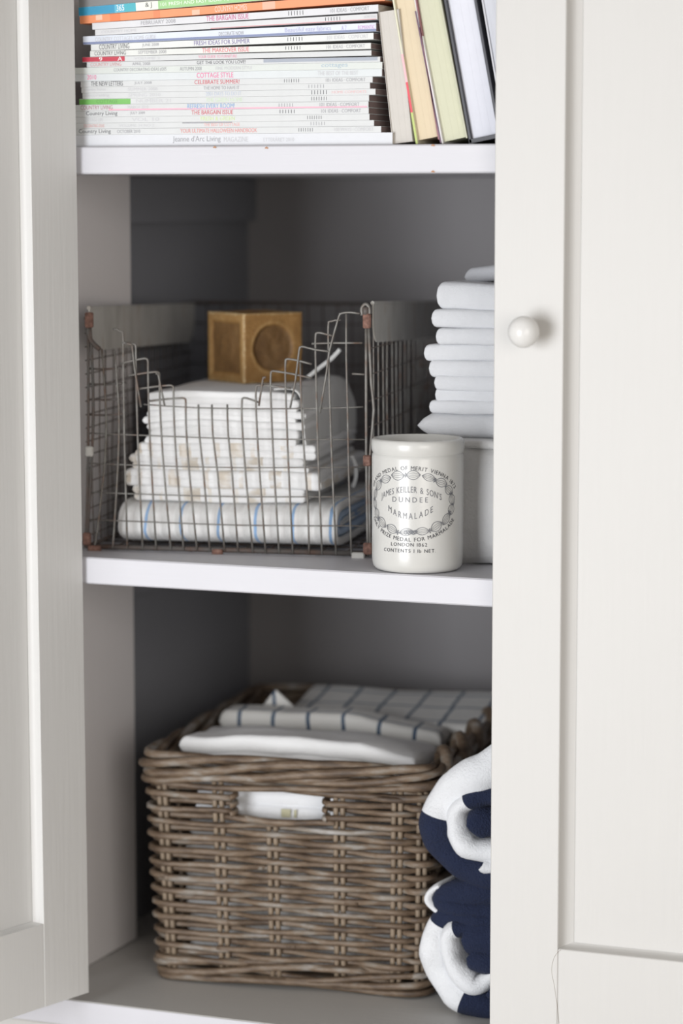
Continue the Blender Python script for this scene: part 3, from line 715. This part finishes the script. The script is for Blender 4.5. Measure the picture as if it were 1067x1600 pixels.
for row in range(NR):
    z = .0205 + (.1805 - .0205) * row / (NR - 1); g = grow(z); Lg = loop_len(g); r_ = rnd.uniform(.0026, .0033)
    if HZ0 < z < HZ1 + .004:
        s_a = (HU1 + g - RC) + .003; s_b = (HU0 + g - RC) - .003 + Lg
        pts = weave_path(z, row, s_a, s_b, .0056, False, inv=row); MB().tube(pts, r_, 6).build('weaver', M_rattan, wk, smooth=True)
    else:
        # two pieces with their ends tucked in, as real weavers run out
        off = rnd.uniform(0, Lg); half = Lg * rnd.uniform(.4, .6)
        for a_, b_ in ((off, off + half + .012), (off + half, off + Lg + .008)):
            pts = weave_path(z, row, a_, b_, .0056, False, inv=row + a_); rs = [r_] * len(pts)
            MB().tube(pts, rs, 6).build('weaver', M_rattan, wk, smooth=True)
def rope(zc, strands, ar, az, lam, r_, name, ph0=0, outw=0, s0=0, s1=None, step=.006):
    for q in range(strands):
        g = grow(zc); Lg = loop_len(g); nt_ = round(Lg / lam); pts = []; n_pts = int(Lg / step)
        for i in range(n_pts):
            s = Lg * i / n_pts; th = 2 * pi * (s / Lg * nt_ + q / strands) + ph0; p, n_ = loop_pt(s, g); th += .6 * noise.noise(Vector((s * 9, q, zc * 50)))
            pts.append(p + n_ * (outw + ar * cos(th)) + Vector((0, 0, zc + az * sin(th))))
        MB().tube(pts, r_ * (1 + .12 * sin(q * 2.3)), 7, closed=True).build(name, M_rattan, wk, smooth=True)
rope(.2010, 5, .0062, .0085, .42, .0040, 'rim_strand', 0.3, .001)
rope(.1890, 4, .0056, .0066, .50, .0032, 'rim_strand', 1.2, .001)
rope(.0150, 4, .0046, .0075, .46, .0031, 'base_strand', .4, .0005)
rope(.0055, 2, .0048, .0022, .40, .0030, 'base_strand', 2.0, .0005)
for i in range(5):
    v = .008 + i * .064; ur = WW + grow(.19)
    for q, (du, dz, r_) in enumerate(((0, 0, .0056), (.0050, -.0095, .0050))):
        pts = spline([(ur + .009 + du * .3, v, .182 + dz), (ur + .009 + du * .3, v + .010, .204 + dz * .8), (ur + .003 + du, v + .030, .217 + dz), (ur - .006 + du, v + .050, .211 + dz), (ur - .010 + du * .4, v + .062, .192 + dz)], 6)
        MB().tube(pts, r_, 7).build('rim_loop', M_rattan, wk, smooth=True)
# wrapping round the sides of the handle hole and the cut weaver under it
for hu in (HU0 - .001, HU1 + .001):
    for q in range(3):
        pts = []
        for i in range(13):
            th = pi * i / 12; pts.append(Vector((hu + (.0028 if hu > .1 else -.0028) * -1 * sin(th) * 1.2 + (.003 if hu > .1 else -.003), -grow(.17) - .0056 * cos(th), HZ0 + .004 + q * .0075 + .002 * th / pi)))
        MB().tube(pts, .0028, 6).build('handle_wrap', M_rattan, wk, smooth=True)
for zz, lift in ((HZ0 - .0015, .0), ):
    pts = [Vector((u, -grow(zz) - .0030 + .001 * sin(u * 90), zz - .004 * max(0, 1 - abs(u - .113) / .045) ** 1 + .002)) for u in [HU0 - .010 + (HU1 - HU0 + .02) * i / 14 for i in range(15)]]
    MB().tube(pts, .0029, 6).build('handle_edge', M_rattan, wk, smooth=True)
# woven floor of the basket
mb = MB(); mb.box((.008, .008, .003), (WW - .008, WD - .008, .0065), .001); mb.build('base_board', M_rattan, wk)

# cloths in the wicker basket
def LW(u, v, z, rz=0): return W.M @ T(u, v, z, rz)
M_check = fabric('blue_window_check_cotton', (.78, .77, .74), stripes=((0, .0345, .0036, -.016, (.055, .10, .17)), (1, .042, .0030, -.012, (.055, .10, .17))))
M_waffle = fabric('white_waffle_cotton', (.80, .81, .83), weave=300, stripes=())
inner = [('white folded sheet lying on the floor of the wicker basket', .0105, .043), ('white folded sheet seen through the wicker weave, second from below', .0595, .042), ('white folded sheet just below the handle hole of the wicker basket', .1085, .034)]
for k, (lb, z0, h_) in enumerate(inner):
    folded('folded_sheet', LW(.020, .022, z0), WW - .040, .29, h_, 3, M_white, lb, 'sheet', seed=80 + k)
wt_ = folded('waffle_towel', LW(.034, .012, .1485, 0), .150, .16, .030, 2, M_waffle, 'white waffle towel showing through the handle hole of the wicker basket', 'towel', seed=90, zf=lambda x, y: -.002 * x)
mb = MB(); mb.box((.0, 0, 0), (.0085, .0006, .0075)); mb.box((.0120, 0, 0), (.0142, .0006, .0075))
mb.build('woven_tag', plain('olive_thread', (.50, .48, .33), .9), wt_, M=T(.081, -.0016, .006))
# white cloth mounded over the front
def zf_front(x, y): return .008 * sin(pi * min(1, x * .9 + .12)) + .007 * noise.noise(Vector((x * 4, y * 3, 1))) - .020 * max(0, x - .75) - .012 * y
ua = W.v(279, 1170, .02).x; ub = W.v(652, 1180, .02).x
folded('cotton_cloth', LW(ua, .020, .176, .5), ub - ua, .112, .0400, 3, M_white, 'plain white cloth bulging over the front rim of the wicker basket', 'cloth', seed=95, zf=zf_front, wob=.003, r=.007, edge=.003)
va = .150; qa = W.v(344, 1140, va); qb = W.v(692, 1150, va)
def zf_c(x, y): return .002 * sin(pi * x) - .030 * max(0, x - .60) + .0006 * sin(x * 14)
CHM = LW(qa.x, va, qa.z - .001, 0)
folded('check_towel', CHM, qb.x - qa.x, .040, .0185, 1, M_check, 'white tea towel with navy window check, folded in front in the wicker basket', 'tea towel', 'navy check tea towels in the wicker basket', seed=97, zf=zf_c, wob=.001, r=.007)
vb = .196; q1 = W.v(440, 1130, vb); q2 = W.v(764, 1130, vb)
REM = LW(q1.x, vb, q1.z - .004, 0)
folded('check_towel', REM, q2.x - q1.x, .115, .011, 1, M_check, 'navy window check tea towel lying at the back of the wicker basket', 'tea towel', 'navy check tea towels in the wicker basket', seed=99, zf=lambda x, y: .012 * y, wob=.002)
# pointed corner of the rear towel
mb = MB(); pa = [W.v(x, y, .200) for x, y in ((396, 1121), (430, 1077), (461, 1106), (452, 1124))]
pc = [p + Vector((0, .0045, -.001)) for p in pa]
mb.add([*pa, *pc], [(0, 1, 2, 3), (7, 6, 5, 4), (0, 4, 5, 1), (1, 5, 6, 2), (2, 6, 7, 3), (3, 7, 4, 0)])
cn = mb.build('cloth_corner', M_check, None); cn.matrix_world = W.M
rear = [o for o in bpy.data.objects if o.name.startswith('check_towel') and 'back' in o.get('label', '')][0]
cn.parent = rear; cn.matrix_parent_inverse = rear.matrix_world.inverted() if False else Matrix(); cn.matrix_basis = REM.inverted() @ W.M
bv = cn.modifiers.new('bevel', 'BEVEL'); bv.width = .0012; bv.segments = 2

# ------------------------------------------------------------------ rolled striped towels
M_navy = fabric('navy_terry', (.0105, .018, .052), weave=700, bump=.0022, soft=.0022, sheen=.02)
M_tw = fabric('white_terry', (.80, .81, .83), weave=700, bump=.0009, soft=.0020)
YT = .080
def rx(x, y): h = hit(x, y, (0, YT + .006, 0), Vector((0, 1, 0))); return (h.x, h.z)
PXM = 1 / 1930.0
def roll(name, layers, label):
    mb = MB()
    for k, (path, half, cols, yo) in enumerate(layers):
        P = [rx(*q) for q in path]; sp_ = spline([(a, b, 0) for a, b in P], 6); n = len(sp_)
        ts = []
        for i in range(n):
            hh = half if isinstance(half, (int, float)) else half[min(len(half) - 1, i // 6)] + (half[min(len(half) - 1, i // 6 + 1)] - half[min(len(half) - 1, i // 6)]) * (i % 6) / 6
            e = min(1, min(i, n - 1 - i) / 3.0); ts.append(hh * PXM * sqrt(max(.04, 1 - (1 - e) ** 2)))
        mis = []
        for i in range(n):
            c = cols[0][1]
            for t0, cc in cols:
                if i >= t0 * 6: c = cc
            mis.append(c)
        sheet(mb, [(p.x, p.y) for p in sp_], ts, YT + yo, .36, lambda a, b, e: (a + .009 * max(0, min(1, (e - .085) / .04)), e, b), mis=mis, lip=.012, K=9, wav=.010, lump=.22, seed=k + len(path), back_steps=4)
    o = mb.build(name, [M_tw, M_navy], smooth=True); return tag(o, label, 'towel', 'navy and white striped towels rolled beside the wicker basket')
roll('rolled_towel', [
    ([(860, 1172), (800, 1180), (755, 1208), (716, 1230), (688, 1262), (682, 1300), (700, 1338), (742, 1364), (800, 1372), (870, 1360)], [30, 32, 33, 32, 31, 28, 27, 26, 24, 24], [(0, 0), (4.2, 1)], 0),
    ([(860, 1222), (810, 1204), (782, 1200), (772, 1216)], [20, 26, 26, 18], [(0, 1)], .001),
    ([(850, 1245), (790, 1245), (750, 1244), (718, 1262), (713, 1295), (732, 1322), (768, 1330), (810, 1322), (850, 1290)], [18, 19, 19, 15, 18, 19, 19, 17, 16], [(0, 1), (2.5, 0)], -.003),
    ([(850, 1284), (790, 1284), (750, 1284), (736, 1286)], [18, 24, 26, 22], [(0, 1)], -.003),
    ([(850, 1322), (810, 1318), (785, 1312), (776, 1300)], [14, 14, 14, 8], [(0, 1)], -.005),
    ([(850, 1358), (800, 1356), (764, 1352), (758, 1350)], [8, 14, 16, 12], [(0, 0)], -.006),
], 'upper rolled navy and white striped towel, its top white, partly behind the door')
roll('rolled_towel', [
    ([(860, 1398), (800, 1394), (745, 1396), (706, 1402), (686, 1408), (704, 1418), (750, 1425), (800, 1425)], [16, 24, 28, 28, 20, 18, 20, 20], [(0, 1)], .002),
    ([(682, 1386), (667, 1396), (664, 1410), (676, 1424), (690, 1430)], [7, 9, 9, 8, 6], [(0, 0)], .003),
    ([(800, 1440), (740, 1438), (705, 1432), (682, 1444), (675, 1480), (681, 1518), (706, 1550), (745, 1570), (800, 1580), (870, 1568)], [16, 18, 17, 19, 24, 26, 26, 23, 22, 22], [(0, 1), (3.0, 0), (6.5, 1)], 0),
    ([(850, 1456), (790, 1452), (735, 1450), (705, 1456), (704, 1488), (718, 1518), (745, 1538), (770, 1524), (790, 1508), (850, 1505)], [14, 16, 16, 16, 18, 19, 17, 15, 14, 14], [(0, 1), (2.6, 0)], -.004),
    ([(850, 1472), (790, 1470), (744, 1468), (724, 1466)], [30, 34, 32, 28], [(0, 1)], -.0035),
    ([(860, 1512), (800, 1508), (756, 1502), (733, 1494)], [22, 24, 26, 24], [(0, 1)], -.003),
    ([(860, 1560), (800, 1556), (774, 1548), (768, 1546)], [10, 12, 12, 8], [(0, 1)], -.006),
], 'lower rolled towel with broad navy and white stripes, standing on the cupboard floor')

# ------------------------------------------------------------------ magazines and books on the top shelf
MY = .0085
def mx(px, py=120): return hit(px, py, (0, MY, 0), Vector((0, 1, 0))).x
C_ = {}
def cm(col, rough=.45):
    k = tuple(round(c, 3) for c in col)
    if k not in C_: C_[k] = plain('printed_cover_%d' % len(C_), col, rough, .06)
    return C_[k]
BK = (.10, .10, .11); GR = (.34, .34, .36); LG = (.55, .55, .57); RED = (.60, .07, .10); PNK = (.80, .16, .34); BLU = (.24, .40, .66); GRN = (.20, .50, .13); ORG = (.86, .30, .13); LGR = (.62, .80, .52)
Wt = (.62, .63, .63)
def L(*a): return a
OLD = 'THE NEW LETTERS'
mags = [  # left px, right px, thickness px, spine colour, tilt deg, texts (str, x0, x1, colour, height frac), bands (x0,x1,z0,z1,col), y offset, label
 (100, 614, 20, (.66, .67, .70), 0, [("Jeanne d'Arc Living", 270, 345, GR, .55), ('MAGAZINE', 350, 388, LG, .38), ('ETTERÅRET 2010', 412, 460, LG, .38)], [], 'thick pale lavender white magazine at the very bottom of the stack'),
 (100, 596, 10.5, Wt, 0, [('Country Living', 123, 173, BK, .8), ('OCTOBER 2010', 183, 219, GR, .5), ('YOUR ULTIMATE HALLOWEEN HANDBOOK', 282, 402, (.75, .28, .26), .6), ('1111111', 467, 489, BK, .5), ('100 WAYS · COMFORT', 523, 584, LG, .5)], [], 'magazine with a red line of text across the spine, second from the bottom'),
 (100, 584, 10, Wt, 0, [('DECORATING IDEAS', 130, 162, (.7, .4, .38), .5), ('VOLUME 24 NO 2', 185, 240, LG, .4), ('THE BEST OF COTTAGE', 318, 374, (.8, .42, .40), .5), ('111111', 485, 507, GR, .5)], [(284, 362, .75, 1, GR)], 'magazine with a grey edge line, third from the bottom'),
 (100, 577, 10.5, Wt, 0, [('COTTAGE LIFE', 130, 160, LG, .5), ('VOL 10', 205, 248, LG, .5), ('FRESH & GREEN', 313, 366, (.62, .75, .35), .6), ('1111111', 480, 502, BK, .5)], [], 'magazine with faint lime lettering, fourth from the bottom'),
 (100, 576, 10.5, Wt, 0, [('Country Living', 134, 183, BK, .85), ('JULY 2009', 203, 226, GR, .5), ('THE BARGAIN ISSUE', 299, 364, RED, .62), ('111111', 437, 460, BK, .5), ('101 IDEAS · COMFORT', 502, 564, GR, .5)], [], 'magazine with red bargain lettering below the pink striped spine'),
 (100, 576, 10.5, Wt, 0, [('COUNTRY LIVING', 126, 176, (.45, .2, .25), .6), ('MARCH 2010', 200, 232, LG, .5), ('REFRESH EVERY ROOM!', 293, 367, BLU, .7), ('111111', 436, 458, GR, .5), ('101 IDEAS · COMFORT', 500, 562, GR, .5)], [(170, 574, 0, .28, (.82, .42, .52))], 'magazine with blue lettering and a pink stripe along the spine'),
 (123, 576, 10.5, Wt, 0, [('COTTAGE', 150, 183, (.12, .33, .08), .55), ('NUMBER 21', 212, 266, LG, .5), ('THE GREEN HOME', 321, 378, (.60, .72, .52), .6), ('1111111', 486, 510, BK, .5)], [(123, 203, 0.02, .95, (.17, .47, .10))], 'magazine with a bright green block at the left end of its spine'),
 (128, 586, 10, Wt, 0, [('decorating', 132, 170, LG, .5), ('SPRING 2010', 200, 250, LG, .5), ('2001 DAYS TO DO IT', 321, 376, (.5, .55, .65), .6), ('111111', 486, 510, BK, .6), ('HOME COMFORTS', 518, 572, (.8, .5, .5), .4)], [], 'white magazine just above the green blocked spine'),
 (127, 578, 10, Wt, 0, [('country home', 131, 165, LG, .5), ('SUMMER 2008', 200, 246, LG, .5), ('THE HOME TO HAVE IT', 318, 374, GR, .5), ('111111', 482, 506, GR, .5)], [], 'white magazine with a dark gap at the left, second above the green block'),
 (126, 582, 10, Wt, 0, [('THE NEW LETTERS', 142, 192, BK, .7), ('JULY 2008', 210, 237, GR, .5), ('CELEBRATE SUMMER!', 304, 374, RED, .62), ('1111111', 444, 467, BK, .5), ('101 IDEAS · COMFORT', 509, 571, GR, .5)], [], 'magazine with small red summer lettering, below the pink lettered spine'),
 (100, 597, 12.5, (.64, .67, .68), 0, [('2010', 137, 151, PNK, .55), ('COTTAGE STYLE', 308, 365, PNK, .62), ('THE BEST OF THE BEST', 497, 560, LG, .5)], [], 'magazine with bright pink cottage lettering on a thick white spine'),
 (100, 598, 11, (.63, .66, .63), 0, [('COUNTRY DECORATING IDEAS #205', 179, 261, GR, .5), ('AUTUMN 2008', 282, 316, GR, .5), ('FINE MODERN STYLE', 338, 395, LG, .45), ('cottages', 503, 544, (.40, .50, .58), .65)], [], 'magazine with grey decorating lettering, above the pink lettered spine'),
 (136, 594, 9, Wt, 0, [('COUNTRY LIVING', 142, 190, (.6, .3, .3), .6), ('APRIL 2008', 207, 235, GR, .5), ('GET THE LOOK YOU LOVE!', 308, 384, BK, .55)], [(412, 590, .3, 1, (.35, .38, .44))], 'magazine with a dark smudged spine at the right, below the red block'),
 (129, 580, 9, Wt, .2, [('9', 155, 160, (.9, .9, .9), .7), ('A', 184, 191, (.9, .9, .9), .7), ('VOLUME 2', 210, 250, LG, .4), ('YOUR GUIDE TO FURNITURE', 310, 370, (.8, .3, .42), .5)], [(129, 195, .05, 1, (.52, .03, .06))], 'magazine with a deep red block at the left end of its spine'),
 (142, 580, 10, (.70, .71, .68), .4, [('COUNTRY LIVING', 149, 198, BK, .6), ('SEPTEMBER 2008', 217, 261, GR, .5), ('THE MAKEOVER ISSUE', 317, 390, (.75, .16, .18), .7), ('111111', 447, 470, BK, .5), ('101 IDEAS · COMFORT', 511, 571, GR, .5)], [], 'magazine with red makeover lettering on a grey white spine'),
 (142, 583, 11, (.72, .73, .71), 1.0, [('COUNTRY LIVING', 155, 202, BK, .7), ('JUNE 2008', 222, 248, GR, .5), ('FRESH IDEAS FOR SUMMER', 303, 390, (.20, .16, .36), .62), ('111111', 449, 472, BK, .5), ('101 IDEAS · COMFORT', 511, 575, LG, .5)], [], 'magazine with purple fresh ideas lettering above a dark gap'),
 (131, 588, 14.5, (.68, .72, .80), 1.2, [('COUNTRY COTTAGES HOME GUIDE', 150, 245, LG, .45), ('DECORATE NOW', 343, 382, GR, .4), ('Beautiful easy fabrics', 446, 518, (.42, .42, .62), .6), ('A 7', 534, 542, (.45, .4, .65), .5), ('ROMANTIC', 560, 586, (.6, .3, .6), .4)], [(131, 588, 0, .3, (.20, .24, .40))], 'pale blue magazine with a navy line along the bottom of its spine'),
 (150, 590, 10, (.66, .66, .67), 1.7, [('COUNTRY HOME', 160, 215, LG, .4), ('111111', 509, 532, BK, .5), ('HOME IDEAS', 570, 588, LG, .4)], [(330, 588, 0, .16, (.62, .25, .26))], 'grey white magazine with a thin red line, third below the orange book'),
 (146, 592, 11.5, (.68, .68, .70), 2.0, [('FEBRUARY 2008', 222, 276, GR, .5), ('THE BARGAIN ISSUE', 324, 390, (.62, .12, .30), .68), ('111111', 452, 475, BK, .55), ('101 IDEAS · COMFORT', 517, 578, GR, .5)], [], 'magazine with plum bargain lettering directly under the orange book'),
 (125, 601, 13.5, ORG, 2.6, [('COUNTRY HOMES', 336, 386, (.93, .70, .60), .6)], [(172, 188, 0, 1, (.80, .22, .08)), (240, 250, 0, 1, (.82, .24, .10)), (150, 160, .3, 1, (.90, .55, .40)), (300, 312, 0, .7, (.90, .50, .36)), (410, 430, 0, 1, (.88, .45, .32))], 'orange patterned spine near the top of the magazine stack'),
 (124, 601, 15, (.80, .80, .72), 3.0, [('365', 183, 195, (.88, .88, .86), .6), ('& J', 228, 238, BK, .6), ('101 FRESH AND EASY IDEAS TO MAKE AT HOME', 252, 420, (.85, .9, .8), .35)], [(124, 180, 0, 1, (.03, .30, .50)), (180, 195, 0, 1, (.10, .45, .62)), (195, 213, 0, 1, (.06, .42, .50)), (248, 601, 0, 1, (.34, .60, .26))], 'magazine with a turquoise and green blocked spine above the orange one'),
 (124, 600, 14, (.22, .22, .22), 3.2, [], [], 'dark grey spine at the top of the magazine stack'),
 (126, 598, 13, (.60, .60, .58), 3.2, [], [], 'pale grey spine above the dark one at the top of the stack'),
]
PX = 1 / 2045.0
zc = ZT + .0003; rnd = random.Random(21); k_t = 0.0
zl = zc  # height at the left end
xref = mx(122)
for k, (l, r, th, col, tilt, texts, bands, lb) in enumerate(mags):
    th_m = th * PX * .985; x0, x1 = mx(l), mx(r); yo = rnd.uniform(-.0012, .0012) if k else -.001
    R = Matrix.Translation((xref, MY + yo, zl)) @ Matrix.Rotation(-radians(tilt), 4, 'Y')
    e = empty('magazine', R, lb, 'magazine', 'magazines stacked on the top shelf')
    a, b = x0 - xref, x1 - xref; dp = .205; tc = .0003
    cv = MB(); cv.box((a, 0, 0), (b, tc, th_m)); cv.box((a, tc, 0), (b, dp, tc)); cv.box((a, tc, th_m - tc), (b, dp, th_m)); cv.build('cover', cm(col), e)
    pg = MB(); pg.box((a + .0008, tc, tc), (b - .0006, dp - .001, th_m - tc)); pg.build('pages', cm((.26, .19, .18), .9) if 1 <= k <= 16 else M_page, e)  # brown of these pages imitates the shade in the gap beside the stack
    for (bx0, bx1, f0, f1, bc) in bands:
        q0, q1 = mx(bx0) - xref, mx(bx1) - xref; bm_ = MB().box((q0, -.00012, th_m * f0 + .0001), (q1, .0001, th_m * f1 - .0001)); bm_.build('colour_block', cm(bc), e)
    for (s, tx0, tx1, tcx, hf) in texts:
        vs, fs = text_mesh(s, None); mnx = min(v.x for v in vs); mxx = max(v.x for v in vs); mny = min(v.y for v in vs); mxy = max(v.y for v in vs)
        q0, q1 = mx(tx0) - xref, mx(tx1) - xref; sx = (q1 - q0) / (mxx - mnx); sz = th_m * min(.85, hf * 1.15) / (mxy - mny); z0 = th_m * (1 - hf) * .5
        t_ = MB(); t_.add([(q0 + (v.x - mnx) * sx, -.0002, z0 + (v.y - mny) * sz) for v in vs], fs); t_.build('spine_lettering', cm(tcx), e)
    # next magazine: rest on this one, lifted where the pile leans
    nt_ = mags[k + 1][4] if k + 1 < len(mags) else tilt
    zl += th_m / cos(radians(tilt)) + .00012
# a small grey-white paperback and leaning hardbacks; measured at the shelf and at the top of the frame
def book(bl, br, tl, tr, y_t, cover_w, cov_l, cov_r, page, depth, label, h=.235, swatches=(), board_b=False, name='book', over=.003):
    """bl, br: px of left/right foot; tl, tr: px at height y_t"""
    def P(x, y): q = hit(x, y, (0, .010, 0), Vector((0, 1, 0))); return q
    b0 = P(bl, 224); b1 = P(br, 222); t0 = P(tl, y_t); up = (t0 - b0); lean = math.atan2(-(up.x), up.z)
    wd_ = (b1.x - b0.x) * cos(lean)
    R = Matrix.Translation((b0.x, .010, ZT + .0003)) @ Matrix.Rotation(-lean, 4, 'Y')
    # rotate about the left foot; lift so the right foot (lowest) touches the shelf
    R = Matrix.Translation((0, 0, max(0, wd_ * sin(-lean) * -1) * 0)) @ R
    e = empty(name, R, label, 'book', 'books leaning at the right end of the top shelf')
    lift = wd_ * sin(lean) * 0
    ct = cover_w
    cl_ = MB().box((0, 0, 0), (ct, depth, h), .0004).build('front_board', cm(cov_l), e); cr_ = MB().box((wd_ - ct, 0, 0), (wd_, depth, h), .0004).build('back_board', cm(cov_r), e)
    MB().box((ct, depth - ct, 0), (wd_ - ct, depth, h)).build('spine', cm(cov_l), e)
    pgs = MB(); n = 7
    for i in range(n):
        xa = ct + (wd_ - 2 * ct) * i / n; xb = ct + (wd_ - 2 * ct) * (i + 1) / n; pgs.box((xa, .0015 + .0001 * (i % 2) + (.002 if over > .001 else 0), over), (xb, depth - ct - .0003, h - over))
    pgs.build('pages', cm(page, .9), e)
    for z0, z1, c in swatches: MB().box((-.00015, -.00015, z0), (ct + .0001, .0002, z1)).build('colour_block', cm(c), e)
    return e
b_ = book(613, 645, 590.5, 616, 15, .0005, (.60, .57, .53), (.62, .60, .56), (.62, .59, .55), .15, 'small grey white paperback leaning beside the magazine stack', h=.1085, over=.0003)
b_ = book(650, 688, 613, 646, 0, .0016, (.74, .72, .55), (.30, .12, .14), (.72, .61, .44), .17, 'cream paged book with red, pink and green cover edge', swatches=((0, .026, (.48, .58, .16)), (.026, .051, (.72, .05, .08)), (.051, .074, (.86, .46, .50))))
b_ = book(690, 732, 647, 693, 0, .0014, (.76, .74, .74), (.55, .55, .42), (.63, .63, .48), .18, 'greenish cream paged book with a white cover, left of the black hardback', swatches=(), over=.0015)
MB().box((-.0012, .0, .001), (-.0001, .15, .11)).build('dust_jacket', cm((.12, .05, .10)), b_)
b_ = book(733, 785, 693, 749, 0, .0026, (.035, .035, .045), (.03, .03, .04), (.72, .73, .80), .20, 'large black hardback with white pages, rightmost leaning book', over=.0035)
MB().box((.0, .0, .0), (.030, .19, .0034)).build('foot_board', cm((.03, .03, .04)), b_)
b_ = book(790, 830, 752, 792, 0, .0015, (.70, .70, .74), (.70, .70, .74), (.70, .71, .76), .20, 'lavender white book behind the black hardback at the door edge', over=.001)
